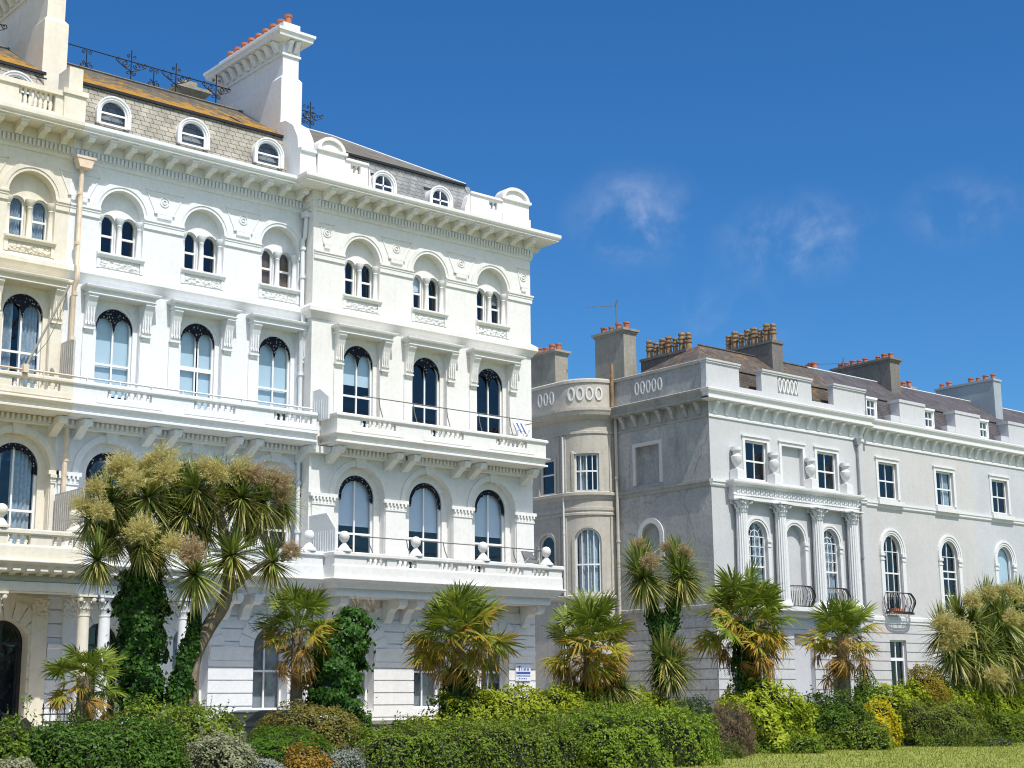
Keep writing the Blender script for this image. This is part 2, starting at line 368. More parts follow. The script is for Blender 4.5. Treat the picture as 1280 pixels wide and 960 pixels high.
def window(parent,P,op,w,fw=.07,rails=(),mulls=(),bars=(),name='window',mat='sash',blind=None,fretk=None,fan=False,bw=.028,gm='glass',du=9e9,curtains=None):
    mb=MB(); inn=op.grow(-fw)
    ring(mb,P,op,inn,w,w+.09,True)
    for z in rails: mb.slab(P,op.u0+fw*.5,op.u1-fw*.5,w+.012,w+.07,z-.035,z+.035,du)
    for u in mulls: mb.slab(P,u-bw,u+bw,w+.015,w+.065,op.zb+fw*.5,op.top(u)-fw*.5)
    for (ua,ub,za,zb) in bars: mb.slab(P,ua-.016,ub+.016,w+.02,w+.06,za-.016,zb+.016)
    if fan:
        r=(op.u1-op.u0)/2; 
        for k in range(1,4):
            a=PI*k/4
            for t in range(6):
                r0,r1=.45*r+.5*r*t/6,.45*r+.5*r*(t+1)/6
                p0=(op.c+r0*math.cos(a),op.zs+r0*math.sin(a)); p1=(op.c+r1*math.cos(a),op.zs+r1*math.sin(a))
            d=(math.cos(a+PI/2)*.015,math.sin(a+PI/2)*.015); i0=(op.c+.45*r*math.cos(a),op.zs+.45*r*math.sin(a)); i1=(op.c+.95*r*math.cos(a),op.zs+.95*r*math.sin(a))
            for ww in (w+.02,): mb.quad(P(i0[0]-d[0],ww,i0[1]-d[1]),P(i1[0]-d[0],ww,i1[1]-d[1]),P(i1[0]+d[0],ww,i1[1]+d[1]),P(i0[0]+d[0],ww,i0[1]+d[1]))
        for k in range(12):
            a0,a1=PI*k/12,PI*(k+1)/12; f=lambda a,q:P(op.c+q*math.cos(a),w+.02,op.zs+q*math.sin(a))
            mb.quad(f(a0,.43*r),f(a1,.43*r),f(a1,.48*r),f(a0,.48*r))
        mb.slab(P,op.u0+fw*.5,op.u1-fw*.5,w+.015,w+.065,op.zs-.02,op.zs+.02)
    wo=part(name,mb,M[mat],parent)
    part('pane',pane(P,inn,w+.045,du),M[gm],wo)
    if blind:
        mt,zlow=blind; b=op.grow(-fw*.6); b.zb=max(b.zb,zlow); part('blind',pane(P,b,w+.13,du),M[mt],wo)  # on the terrace ground floor this sheet is a painted glass reflection
    if curtains:
        cm=MB()
        for (ua,ub) in curtains:
            n=10
            for i in range(n):
                p,q=ua+(ub-ua)*i/n,ua+(ub-ua)*(i+1)/n; d=lambda k:.16+.05*math.sin(k*PI*.9)
                cm.quad(P(p,w+d(i),op.zb),P(q,w+d(i+1),op.zb),P(q,w+d(i+1),op.top(q)-.03),P(p,w+d(i),op.top(p)-.03))
        part('curtain',cm,M['curtain'],wo)
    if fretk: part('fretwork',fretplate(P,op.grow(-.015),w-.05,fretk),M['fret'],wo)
    return wo
def inst(name,me,parent,loc,rz=0,scale=None): return link(name,me,parent,True,loc,rz,scale)
# shared small meshes -------------------------------------------------
def bal_mesh(mat):
    mb=MB(); mb.lathe([(.05,0),(.05,.06),(.035,.09),(.062,.3),(.06,.42),(.03,.72),(.03,.8),(.05,.86),(.05,1)],n=8)
    return mb.mesh('baluster',mat,True)
BALU={k:bal_mesh(M[k]) for k in ('white','warm','cream')}
def modil_mesh(mat,o=.58,h=.3,wd=.2):
    mb=MB(); pr=[(0,0),(0,-h),(.1*o,-h*1.02),(.3*o,-h*.75),(.55*o,-h*.55),(.8*o,-h*.62),(o*.97,-h*.42),(o,0)]
    mb.prism(pr,lambda p,q,t:(t,-p,q),-wd/2,wd/2)
    mb.box(-wd/2-.025,wd/2+.025,-o-.03,0,-.05,0.002)
    return mb.mesh('modillion',mat)
MODI={k:modil_mesh(M[k]) for k in ('white','warm','cream')}
def bracket_mesh(mat,prof,wd):
    mb=MB(); mb.prism(prof,lambda p,q,t:(t,-p,q),-wd/2,wd/2); return mb.mesh('bracket',mat,False)
UPB={k:bracket_mesh(M[k],[(0,-.52),(.14,-.5),(.3,-.4),(.62,-.2),(.78,-.22),(.86,-.1),(.86,0),(0,0)],.26) for k in ('white','warm','cream')}
LOB={}
for k in ('white','warm','cream'):
    mb=MB(); pr=[(0,-.78),(.1,-.76),(.2,-.66),(.32,-.42),(.5,-.3),(.8,-.33),(1.0,-.24),(1.05,-.1),(1.05,0),(0,0)]
    mb.prism(pr,lambda p,q,t:(t,-p,q),-.15,.15)
    for s in (-.17,.155):
        mb.prism([(.16+.13*math.cos(a*PI/6),-.2+.13*math.sin(a*PI/6)) for a in range(12)],lambda p,q,t:(t,-p,q),s,s+.015)
        mb.prism([(.82+.1*math.cos(a*PI/6),-.17+.1*math.sin(a*PI/6)) for a in range(12)],lambda p,q,t:(t,-p,q),s,s+.015)
    LOB[k]=mb.mesh('bracket',M[k])
def cons_mesh(mat):
    mb=MB(); mb.prism([(0,0),(0,-.98),(.1,-1.0),(.16,-.92),(.12,-.8),(.16,-.5),(.26,-.2),(.34,-.08),(.34,0)],lambda p,q,t:(t,-p,q),-.15,.15)
    mb.box(-.18,.18,-.14,0,-1.06,-1.0); mb.prism([(0,-1.06),(.12,-1.06),(.07,-1.16),(0,-1.18)],lambda p,q,t:(t,-p,q),-.12,.12)
    for x in (-.09,0,.09): mb.box(x-.018,x+.018,-.2,-.1,-.88,-.3)
    return mb.mesh('console',mat)
CONS={k:cons_mesh(M[k]) for k in ('white','warm','cream')}
def ball_mesh(mat):
    mb=MB(); mb.lathe([(.26,0),(.26,.06),(.2,.1),(.13,.2),(.08,.26),(.06,.3),(.09,.33),(.15,.4),(.175,.5),(.15,.6),(.09,.66),(0.01,.68)],n=14)
    return mb.mesh('ball_finial',mat,True)
BALL={k:ball_mesh(M[k]) for k in ('white','warm','cream')}
def pot_mesh(mat,kind):
    mb=MB()
    if kind=='red': mb.lathe([(.13,0),(.125,.3),(.15,.33),(.15,.42),(.11,.42),(.1,.1)],n=12)
    else: mb.lathe([(.14,0),(.13,.32),(.17,.36),(.17,.42),(.13,.44),(.13,.5),(.16,.53),(.16,.6),(.12,.62),(.12,.68),(.15,.72),(.14,.8),(.1,.82),(.09,.5)],n=12)
    return mb.mesh('chimney_pot',mat,True)
POTR=pot_mesh(M['pot'],'red'); POTY=pot_mesh([M['poty']],'y')
def colonnette(mat):
    mb=MB(); mb.lathe([(.11,0),(.11,.07),(.085,.1),(.08,.75),(.075,.98),(.09,1.0),(.075,1.03),(.12,1.12),(.15,1.2),(.15,1.26)],n=10); return mb.mesh('colonnette',mat,True)
COLO={k:colonnette(M[k]) for k in ('white','warm','cream')}
def column_mesh(mat,h,r=.18,flutes=0):
    mb=MB(); ch=.55
    sh=[(r*1.35,0),(r*1.35,.12),(r*1.25,.16),(r*1.1,.24),(r,.28),(r*.98,h*.4),(r*.86,h-ch-.06),(r*.95,h-ch-.04),(r*.95,h-ch)]
    if flutes: mb.lathe(sh[:4],n=16); mb.lathe([(r,.24),(r*.98,h*.4),(r*.87,h-ch)],n=flutes*2,rf=lambda i:1 if i%2 else .86)
    else: mb.lathe(sh,n=20)
    mb.lathe([(r*.87,h-ch),(r*.9,h-ch+.15),(r*1.05,h-.16),(r*1.35,h-.08)],n=16)
    for ring_,zz,hh,n,rr in ((0,h-ch,.2,8,.9),(1,h-ch+.15,.22,8,1.0)):
        for i in range(n):
            a=2*PI*(i+.5*ring_)/n; c,s=math.cos(a),math.sin(a); t=(-s,c)
            R0=r*rr
            def q(o,side,z): return (c*o+t[0]*side,s*o+t[1]*side,z)
            w_=r*.3
            mb.add([q(R0,-w_,zz),q(R0,w_,zz),q(R0*1.12,w_,zz+hh*.75),q(R0*1.12,-w_,zz+hh*.75),q(R0*1.42,w_*.6,zz+hh),q(R0*1.42,-w_*.6,zz+hh),q(R0*1.45,0,zz+hh*.75)],[(0,1,2,3),(3,2,4,5),(5,4,6)])
    for i in range(4):
        a=PI/4+i*PI/2; mb.lathe([(0.01,0),(.07,.02),(.085,.07),(.07,.12),(.01,.14)],(math.cos(a)*r*1.5,math.sin(a)*r*1.5,h-.2),8)
    mb.box(-r*1.5,r*1.5,-r*1.5,r*1.5,h-.06,h)
    return mb.mesh('column',mat,True)
# ------------------------------------------------------------------ white terrace
G0=.2
def terrace(name,label,X0,X1,Yw,cs,mk,opt):
    root=empty(name,((X0+X1)/2,Yw,G0),label,'house','terraced houses of the white terrace')
    P=front(Yw); mt=M[mk]; end=opt.get('end'); jog=opt.get('jog')
    path=[(X0,Yw),(X1,Yw)]
    if jog: path=[(X0,Yw+.62),(X0,Yw),(X1,Yw),(X1,Yw+9)]
    # ---- wall
    mb=MB(); D=.45
    gops=[Op(c-.64,c+.64,1.55 if i not in opt.get('doors',()) else .5,3.52,.64) for i,c in enumerate(cs)]
    wall(mb,P,X0,X1,G0,5.5,gops,D)
    f1=[Op(c-1.03,c+1.03,5.72,8.56,1.05) for c in cs]; wall(mb,P,X0,X1,5.5,10.3,f1,.26)
    i1=[Op(c-.66,c+.78,5.74,8.6,.74) for c in cs]
    for o,i_ in zip(f1,i1): wall(mb,P,o.u0-.02,o.u1+.02,5.72,9.7,[i_],.2,.26)
    f2=[Op(c-.77,c+.77,10.45,14.06,0) for c in cs]; wall(mb,P,X0,X1,10.3,14.6,f2,.16)
    i2=[Op(c-.62,c+.62,10.5,13.22,.62) for c in cs]
    for o,i_ in zip(f2,i2): wall(mb,P,o.u0-.02,o.u1+.02,10.45,14.1,[i_],.16,.16)
    f3=[Op(c-.745,c+.745,15.5,16.86,.80) for c in cs]; wall(mb,P,X0,X1,14.6,19.3,f3,.3)
    i3=[]
    for c,o in zip(cs,f3):
        tw=[Op(c+.03+s*.37-.25,c+.03+s*.37+.25,15.6,16.62,.27) for s in (-1,1)]; i3.append(tw)
        wall(mb,P,o.u0-.02,o.u1+.02,15.5,17.7,tw,.12,.3)
    if end: 
        mb.quad((X1,Yw,G0),(X1,Yw+9,G0),(X1,Yw+9,19.3),(X1,Yw,19.3))
    if jog: mb.quad((X0,Yw,G0),(X0,Yw+.62,G0),(X0,Yw+.62,19.3),(X0,Yw,19.3))
    mb.quad((X0,Yw+9,G0),(X1,Yw+9,G0),(X1,Yw+9,19.3),(X0,Yw+9,19.3))
    part('wall',mb,mt,root)
    part('dark_room_sheet',(lambda b:(b.box(X0+.05,X1-.05,Yw+1.3,Yw+1.4,G0,19.2),b)[1])(MB()),M['room'],root)  # one dark sheet per house, painting the unlit depth behind the panes
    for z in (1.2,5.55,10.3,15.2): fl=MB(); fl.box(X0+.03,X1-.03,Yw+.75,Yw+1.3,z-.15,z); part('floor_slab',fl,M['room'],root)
    # ---- rusticated ground floor
    ru=MB(); z=.5
    while z<4.9:
        wall(ru,P,X0+(.02 if jog else 0),X1,z,min(z+.36,4.98),[o.grow(.0) for o in gops],0,-.045,edge=.045); z+=.4
    part('rustication',ru,mt,root)
    piers=[X0]+[v for c in cs for v in (c-.66,c+.66)]+[X1]
    for a,b in zip(piers[0::2],piers[1::2]):
        ims=MB(); ims.sweep([(.0,3.1),(.08,3.1),(.08,3.34),(.11,3.38),(.11,3.5),(.0,3.52)],[(a+.03,Yw),(b-.03,Yw)]); part('impost_band',ims,mt,root)
    for c,o in zip(cs,gops):
        if opt.get('nov') : break
        for k in range(9):
            a0,a1=PI*(k+.06)/9,PI*(k+.94)/9; vb=MB(); r0,r1=.66,1.18 if k!=4 else 1.4
            pts=[(c+r0*math.cos(t),3.53+r0*math.sin(t)) for t in (a0,(a0+a1)/2,a1)]+[(c+r1*math.cos(t),3.53+r1*math.sin(t)) for t in (a1,(a0+a1)/2,a0)]
            vb.prism(pts,lambda p,q,t:P(p,t,q),-.075,0); part('voussoir',vb,mt,root)
    # ---- first floor pilasters, caps, archivolts, keystones
    edges=[(X0+.1,f1[0].u0-.02)]+[(f1[i].u1+.02,f1[i+1].u0-.02) for i in range(len(cs)-1)]+[(f1[-1].u1+.02,X1-.02)]
    for a,b in edges:
        pil=MB(); cap=MB(); pil.slab(P,a,b,-.07,0,5.7,8.2)
        cap.slab(P,a-.1,b+.1,-.13,0,8.44,8.56); cap.slab(P,a-.02,b+.02,-.1,0,8.18,8.24); cap.slab(P,a+.01,b-.01,-.08,0,8.238,8.442)
        n=max(3,int((b-a)/.12))
        for i in range(n):
            u=a-.04+(b-a+.08)*(i+.5)/n
            cap.slab(P,u-.035,u+.035,-.15,-.07,8.34,8.44)
            cap.slab(P,u-.03,u+.03,-.11,-.06,8.24,8.33)
        po_=part('pilaster',pil,mt,root); part('capital',cap,mt,po_)
    for o in f1:
        ar=MB(); g=o.grow(.2); g.zb=o.zb=8.56; ring(ar,P,g,Op(o.u0,o.u1,8.56,o.zs,o.h),-.05,.0)
        ar.prism([(o.c-.16,9.55),(o.c+.16,9.55),(o.c+.24,10.05),(o.c-.24,10.05)],lambda p,q,t:P(p,t,q),-.1,0)
        part('archivolt',ar,mt,root)
    # ---- second floor hoods
    for c in cs:
        hd=MB(); hd.sweep([(0,14.06),(.34,14.06),(.38,14.08),(.38,14.11),(.33,14.14),(.36,14.22),(.46,14.26),(.48,14.31),(.48,14.34),(0,14.40)],[(c-.77,Yw+.02),(c-.77,Yw),(c+.77,Yw),(c+.77,Yw+.02)])
        hood=part('window_hood',hd,mt,root)
        for s in (-1,1):
            pb_=MB(); pb_.slab(P,c+s*.95-.17,c+s*.95+.17,-.045,0,10.5,13.05); part('pilaster_strip',pb_,mt,root)
            tb=MB(); tb.prism([(c+s*.30,13.98),(c+s*.66,13.98),(c+s*.66,13.5),(c+s*.5,13.75)],lambda p,q,t:P(p,t,q),.14,.159); part('spandrel_panel',tb,mt,root)
            inst('console',CONS[mk],hood,(c+s*.95,Yw-.0,14.07))
    # ---- string under third floor, sills, carved panels
    st=MB(); st.sweep([(o_,z_+(.006 if jog else 0)) for o_,z_ in [(0,14.5),(.05,14.5),(.07,14.56),(.17,14.68),(.2,14.72),(.2,14.86),(.16,14.9),(0,15.02)]],path)
    st.sweep([(0,16.58),(.05,16.6),(.05,16.74),(.07,16.76),(.07,16.82),(.1,16.84),(.1,16.9),(0,16.92)],[(X0+.02,Yw),(f3[0].u0-.0,Yw)])
    for i in range(len(cs)):
        a=f3[i].u1; b=f3[i+1].u0 if i<len(cs)-1 else X1
        pth=[(a,Yw),(b,Yw)]
        if end and i==len(cs)-1: pth.append((b,Yw+3))
        st.sweep([(0,16.58),(.05,16.6),(.05,16.74),(.07,16.76),(.07,16.82),(.1,16.84),(.1,16.9),(0,16.92)],pth)
    part('string_course',st,mt,root)
    for c in cs:
        sl=MB(); cp=MB(); sl.sweep([(-.05,15.38),(.06,15.38),(.1,15.44),(.14,15.46),(.14,15.52),(-.3,15.56)],[(c-.8,Yw),(c+.8,Yw)])
        cp.slab(P,c-.66,c+.66,-.03,0,15.06,15.33)
        for s in (-1,1): sl.slab(P,c+s*.73-.06,c+s*.73+.06,-.05,0,15.03,15.385)
        so2=part('window_sill',sl,mt,root); part('carved_panel',cp,M['carve_c'] if mk=='cream' else M['carve_w'],so2)
    # ---- third-floor arch mouldings and spandrel panels
    for o in f3:
        am=MB()
        for d0,d1,ww in ((.0,.1,-.035),(.1,.26,-.06)):
            A=o.grow(d1); B=o.grow(d0); A.zb=B.zb=16.9; ring(am,P,A,B,ww,0)
        for s in (-1,1):
            k=Op(o.c+.03+s*.37-.29,o.c+.03+s*.37+.29,16.62,16.62,.31); k2=Op(o.c+.03+s*.37-.25,o.c+.03+s*.37+.25,16.62,16.62,.27); lh=MB(); ring(lh,P,k,k2,.27,.3); part('light_moulding',lh,mt,root)
        part('arch_moulding',am,mt,root)
    mids=[(a+b)/2 for a,b in zip(cs,cs[1:])]+([X1-.35] if end else [])
    if not jog: mids=[(cs[0]-1.46)]+mids
    else: mids=[X0+.55]+mids
    for m_ in mids:
        am=MB(); hw=.66 if m_ not in (X1-.35,X0+.55) else .3
        def bar(p,q):
            d=Vector((q[0]-p[0],q[1]-p[1])).normalized()*.018; nx,nz=-d.y,d.x
            am.prism([(p[0]-nx,p[1]-nz),(q[0]-nx,q[1]-nz),(q[0]+nx,q[1]+nz),(p[0]+nx,p[1]+nz)],lambda a,b,t:P(a,t,b),-.022,0)
        A=[(m_-hw,17.92),(m_+hw,17.92),(m_+hw*.5,17.24),(m_-hw*.5,17.24)]
        for i in range(4): bar(A[i],A[(i+1)%4])
        am.slab(P,m_-hw*.55,m_+hw*.55,-.06,0,17.16,17.22); am.slab(P,m_-hw*.4,m_+hw*.4,-.07,0,17.02,17.15)
        for a_,r_ in ((0,.17),(1,.08)):
            for k in range(14):
                t0,t1=2*PI*k/14,2*PI*(k+1)/14
                f=lambda t,rr,ww:P(m_+rr*math.cos(t),ww,17.6+rr*math.sin(t))
                am.quad(f(t0,r_,-.022),f(t1,r_,-.022),f(t1,r_-.03,-.022),f(t0,r_-.03,-.022)); am.quad(f(t0,r_,-.022),f(t1,r_,-.022),f(t1,r_,0),f(t0,r_,0))
        part('spandrel_ornament',am,mt,root)
    for c,o in zip(cs,f3):
        for dx in (-.66,.03,.70): inst('colonnette',COLO[mk],root,(c+dx,Yw+.2,15.54))
    # ---- windows
    for i,(c,o) in enumerate(zip(cs,gops)):
        if i in opt.get('doors',()):
            window(root,P,o,D-.1,.1,rails=(3.5,),mulls=(c,),name='door',mat='darkframe')
        else: window(root,P,o,D-.1,.075,rails=(2.78,),mulls=(c,),blind=('net',1.5+.9*(i==2 and mk=='warm')))  # grey sheet behind the glass paints its reflection of the bright outdoors
    for c,o in zip(cs,i1):
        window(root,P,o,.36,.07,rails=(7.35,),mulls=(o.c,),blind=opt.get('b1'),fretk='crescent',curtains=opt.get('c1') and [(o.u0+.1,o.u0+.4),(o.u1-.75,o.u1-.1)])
    for i,(c,o) in enumerate(zip(cs,i2)):
        bl=opt.get('b2',{}).get(i)
        ex={}
        if opt.get('french')==i: ex=dict(rails=(12.35,12.28),mulls=(o.c,o.c+.05),bw=.05)
        else: ex=dict(rails=(12.05,),mulls=(o.c,))
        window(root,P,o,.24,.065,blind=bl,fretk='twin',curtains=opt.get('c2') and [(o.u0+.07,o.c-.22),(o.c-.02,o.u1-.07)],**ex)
    for ti,tw in enumerate(i3):
        for tj,o in enumerate(tw): window(root,P,o,.36,.05,rails=(16.2,),blind=opt.get('b3',{}).get((ti,tj)),curtains=[(o.u0+.05,o.u1-.05)] if opt.get('c3') else None)
    # ---- main cornice
    co_=MB(); zj=.007 if jog else 0
    co_.sweep([(o_,z_+zj) for o_,z_ in [(0,18.28),(.04,18.3),(.06,18.36),(.06,18.42),(.09,18.42),(.09,18.66),(.13,18.68),(.13,18.98),(.72,18.98),(.74,19.0),(.80,19.02),(.80,19.07),(.84,19.1),(.87,19.16),(.87,19.27),(.8,19.3),(0,19.38)]],path)
    cor=part('cornice',co_,mt,root)
    de=MB(); u=X0+.1
    while u<X1-.05: de.slab(P,u,u+.075,-.16,-.09,18.45,18.65); u+=.135
    if end:
        part('dentil_band',de,mt,root); de=MB(); y=Yw+.1
        while y<Yw+3: de.slab(sidepl(X1),y,y+.075,.09,.16,18.45,18.65); y+=.135
    part('dentil_band',de,mt,root)
    n=round((X1-X0)/.71)
    for i in range(n): inst('modillion',MODI[mk],cor,(X0+(X1-X0)*(i+.5)/n,Yw-.13,18.98))
    if end:
        for i in range(4): inst('modillion',MODI[mk],cor,(X1+.13,Yw+.35+.71*i,18.98),PI/2)
    # ---- balconies
    def simple(nm,p,zc,z1,zr0,zr1,slots,upper,x0,x1,extra=0):
        Yo=Yw-p; b=MB()
        pth=[(x0,Yw+ (.62 if jog else 0)),(x0,Yo),(x1,Yo),(x1,Yw)] if (jog and end) else [(x0,Yo),(x1,Yo)]
        inn=-p+.02
        if upper: pr=[(inn,zc-.06),(-.12,zc-.05),(-.06,zc),(.05,zc+.02),(.05,zc+.075),(-.03,zc+.11),(-.02,zc+.2),(.06,zc+.25),(.12,zc+.29),(.12,zc+.32),(0,zc+.34),(0,z1),(-.16,z1),(-.16,zc+.3),(inn,zc+.3)]
        else: pr=[(inn,zc-.36),(-.55,zc-.34),(-.5,zc-.16),(-.12,zc-.1),(-.02,zc+.04),(.06,zc+.1),(.12,zc+.14),(.12,zc+.17),(.02,zc+.2),(.02,z1-.06),(0,z1),(-.16,z1),(-.16,zc+.15),(inn,zc+.15)]
        if jog and end:
            # body as three straight runs so that the return ends butt the wall
            pr2=[(o if o>-.5 else -.6,z) for o,z in pr]
            b.sweep(pr2,pth); b.box(x0+.3,x1-.3,Yo+.3,Yw,pr[0][1]+.004,zc+.29)
        else: b.sweep(pr,pth)
        b.sweep([(-.2,zr0),(.02,zr0),(.07,zr0+.04),(.07,zr1-.03),(.03,zr1),(-.2,zr1)],pth)
        x=x0; Pf=front(Yo)
        for a,c_,n_ in list(slots)+[(x1,x1,0)]:
            if a>x: b.slab(Pf,x,a,0,.16,z1,zr0)
            x=c_
        if jog and end:
            b.box(x1-.16,x1,Yo+.16,Yw,z1,zr0); b.box(x0,x0+.16,Yo+.16,Yw+.6,z1,zr0)
        o_=part(nm,b,mt,root)
        for a,c_,n_ in slots:
            for k in range(n_): inst('baluster',BALU[mk],o_,(a+(c_-a)*(k+.5)/n_,Yo+.08,z1),0,(1,1,zr0-z1))
        if upper:
            for a,c_,n_ in slots:
                pn=MB(); pn.slab(Pf,a-.35,c_+.35,-.02,0,zc+.42,z1-.03); part('dado_panel',pn,mt,o_)
        return o_,Yo
    bx0,bx1=(X0+.42,X1-.2) if jog else (X0,X1)
    us=[(c+.06-.73,c+.06+.73,7) for c in cs]
    bal,Yo=simple('balcony',1.0,10.15,10.76,11.02,11.16,us,True,bx0,bx1)
    db=MB(); u=bx0+.1
    while u<bx1-.1: db.slab(P,u,u+.08,-.42,-.3,9.92,10.08); u+=.16
    part('dentil_band',db,mt,bal)
    bb=MB(); bb.slab(P,X0+.05,X1-.05,-.32,0,9.86,10.085); part('bed_moulding',bb,mt,bal)
    pc=[(a+b)/2 for a,b in edges]
    for i,x in enumerate(pc):
        for s in ((-.36,.36) if 0<i<len(pc)-1 else ((.2,) if i==0 else (-.1,))): inst('bracket',UPB[mk],bal,(x+s,Yw-.002,10.08))
    if opt.get('rail3'):
        t=MB(); xs=[bx0+.3+(bx1-bx0-.5)*k/6 for k in range(7)]
        t.tube([(bx0+1.1,Yo+.1,11.83),(bx1-.25,Yo+.1,11.83),(bx1-.25,Yw-.05,11.83)],.018)
        for x in xs[1:]: t.tube([(x,Yo+.1,11.83),(x+.05,Yo+.12,11.55),(x+.2,Yo+.14,11.16)],.016)
        part('railing',t,M['steel'],bal)
    else:
        t=MB(); t.tube([(X0,Yo-.03,11.26),(X1-(0 if mk=='cream' else .2),Yo-.03,11.26)],.035)
        k=X0+.4
        while k<X1: t.box(k-.015,k+.015,Yo-.075,Yo+.0,11.05,11.3); k+=1.05
        part('railing',t,M['pipe_w'] if mk=='white' else M['pipe_c'],bal)
    # lower balcony
    if jog:
        ls=[]; 
        for c in cs: ls+=[(c-.78,c+.04,4),(c+.42,c+1.24,4)]
        lb,Yo=simple('balcony',1.6,5.48,6.1,6.34,6.5,ls,False,X0+.0,X1-.05)
        for x in (27.35,30.22,33.11,36.04): inst('ball_finial',BALL[mk],lb,(x,Yo+.14,6.5))
        t=MB(); t.tube([(28.1,Yo+.3,7.06),(36.2,Yo+.3,7.06),(36.2,Yw-.1,7.06)],.02)
        x=28.4
        while x<36.4: t.tube([(x,Yo+.3,7.06),(x+.06,Yo+.3,6.8),(x+.22,Yo+.3,6.48)],.017); x+=1.55
        part('railing',t,M['steel'],lb)
        for i,x in enumerate(pc):
            for s in ((-.36,.36) if 0<i<len(pc)-1 else ((.25,) if i==0 else (-.12,))): inst('bracket',LOB[mk],lb,(x+s,Yw-.05,5.13))
        u=X0+1.9
        while u<X1-1.5: fz=MB(); fz.prism([(u,5.14),(u+.16,5.12),(u+.26,5.2),(u+.3,5.36),(u-.02,5.36)],lambda p,q,t:P(p,t,q),-.66,-.3); part('frieze_ornament',fz,mt,lb); u+=.42 if int((u-X0)*10)%5 else 1.7
    else:
        for (xa,xb,pp) in opt['low']:
            ls=[]
            for c in cs:
                for a,b_ in ((c-1.0,c-.35),(c+.28,c+.95)):
                    if a>xa and b_<xb: ls.append((a,b_,3))
            lb,Yo=simple('balcony',pp,5.48,6.1,6.36,6.52,ls,False,xa,xb)
            for x in opt.get('balls',()):
                if xa<x<xb: inst('ball_finial',BALL[mk],lb,(x,Yo+.14,6.52))
            if pp<1.8:
                for i,x in enumerate(pc):
                    if xa<x<xb:
                        for s in (-.36,.36): inst('bracket',LOB[mk],lb,(x+s,Yw-.05,5.13))
    # portico
    if opt.get('cols'):
        Yc=Yw-1.95+.3; xa,xb=opt['low'][0][0],opt['low'][0][1]
        pt=MB(); pt.box(xa,xb,Yw-1.85,Yw-1.4,4.86,5.11); pt.box(xa,xb,Yw-1.83,Yw-1.42,4.82,4.86)
        if mk=='white': pt.box(xb-.45,xb,Yw-1.4,Yw-.01,4.86,5.11)
        po=part('portico',pt,mt,root)
        n=int((xb-xa)/.39)
        mm=modil_small(mk)
        for i in range(n): inst('modillion',mm,po,(xa+.2+.39*i,Yw-1.76,5.43))
        cm=column_mesh(mt,4.84-.6,.185)
        for x in opt['cols']: inst('column',cm,po,(x,Yw-1.62,.58))
        pb=MB()
        pb.box(min(opt['cols'])-.4,max(opt['cols'])+.4,Yw-1.95,Yw-.05,G0,.58); part('plinth',pb,mt,po)
        for x in opt['pils']:
            pp=MB(); pp.slab(P,x-.23,x+.23,-.12,0,.6,4.25); part('wall_pilaster',pp,mt,po)
            pq=MB(); pq.slab(P,x-.25,x+.25,-.15,0,4.25,4.8); part('carved_capital',pq,M['carve_c'] if mk=='cream' else M['carve_w'],po)
    return root
_ms={}
def modil_small(mk):
    if mk not in _ms: _ms[mk]=modil_mesh(M[mk],.42,.16,.17)
    return _ms[mk]
cream=terrace('terraced_house','cream stucco house at the left edge with an arched glazed door and a flagpole',9.7,18.4,42.6,[11.35,14.3,17.22],'cream',
    dict(low=[(9.7,18.42,2.2)],cols=(12.6,15.3,16.18,18.79),pils=(18.46-.3,),doors=(2,),c1=True,c2=True,c3=True,balls=(16.05,18.2)))
white=terrace('terraced_house','middle white stucco house with three pale blinds, left of the white downpipe',18.4,26.9,42.6,[20.16,23.06,25.95],'white',
    dict(low=[(18.42,22.45,2.2),(22.45,26.88,1.6)],cols=(19.43,21.96),pils=(19.1,22.2),doors=(0,),b2={0:('blind',11.1),1:('blind',10.6),2:('blind',11.3)},french=1,b3={(2,0):('brown',15.6),(2,1):('brown',15.6)},balls=(18.7,21.6,24.5,26.4)))
warm=terrace('terraced_house','warm white end house stepping forward at the right end of the terrace',26.9,36.7,42.0,[28.92,31.86,34.8],'warm',
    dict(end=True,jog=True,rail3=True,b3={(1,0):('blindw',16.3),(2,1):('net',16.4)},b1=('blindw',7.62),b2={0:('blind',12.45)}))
# ------------------------------------------------------------------ terrace roofs
def dormer_pair(root,c,Y,z,w=.47,h=.98,two=False):
    P=front(Y); o=Op(c-w,c+w,z,z+.42,w*.95); b=MB(); n=14
    g=o.grow(.07,0)
    ring(b,P,g,o,0,.12,False); ring(b,P,o.grow(.115,0),g,-.03,.06)
    pts=g.outline(n)
    for i in range(len(pts)-1):
        b.quad(P(pts[i][0],.1,pts[i][1]),P(pts[i+1][0],.1,pts[i+1][1]),P(pts[i+1][0],1.3,pts[i+1][1]),P(pts[i][0],1.3,pts[i][1]))
    d=part('dormer',b,M['sash'],root)
    s=MB(); ring(s,P,o,o.grow(-.06),.05,.1,True); s.slab(P,o.u0+.03,o.u1-.03,.06,.1,z+.36,z+.42)
    if two: s.slab(P,c-.022,c+.022,.06,.1,z+.03,z+.95)
    part('sash',s,M['sash'],d); part('pane',pane(P,o.grow(-.05),.085),M['glass'],d)
    k=MB(); k.box(c-w,c+w,Y+.5,Y+.55,z,z+.95); part('dark_room_sheet',k,M['room'],d)
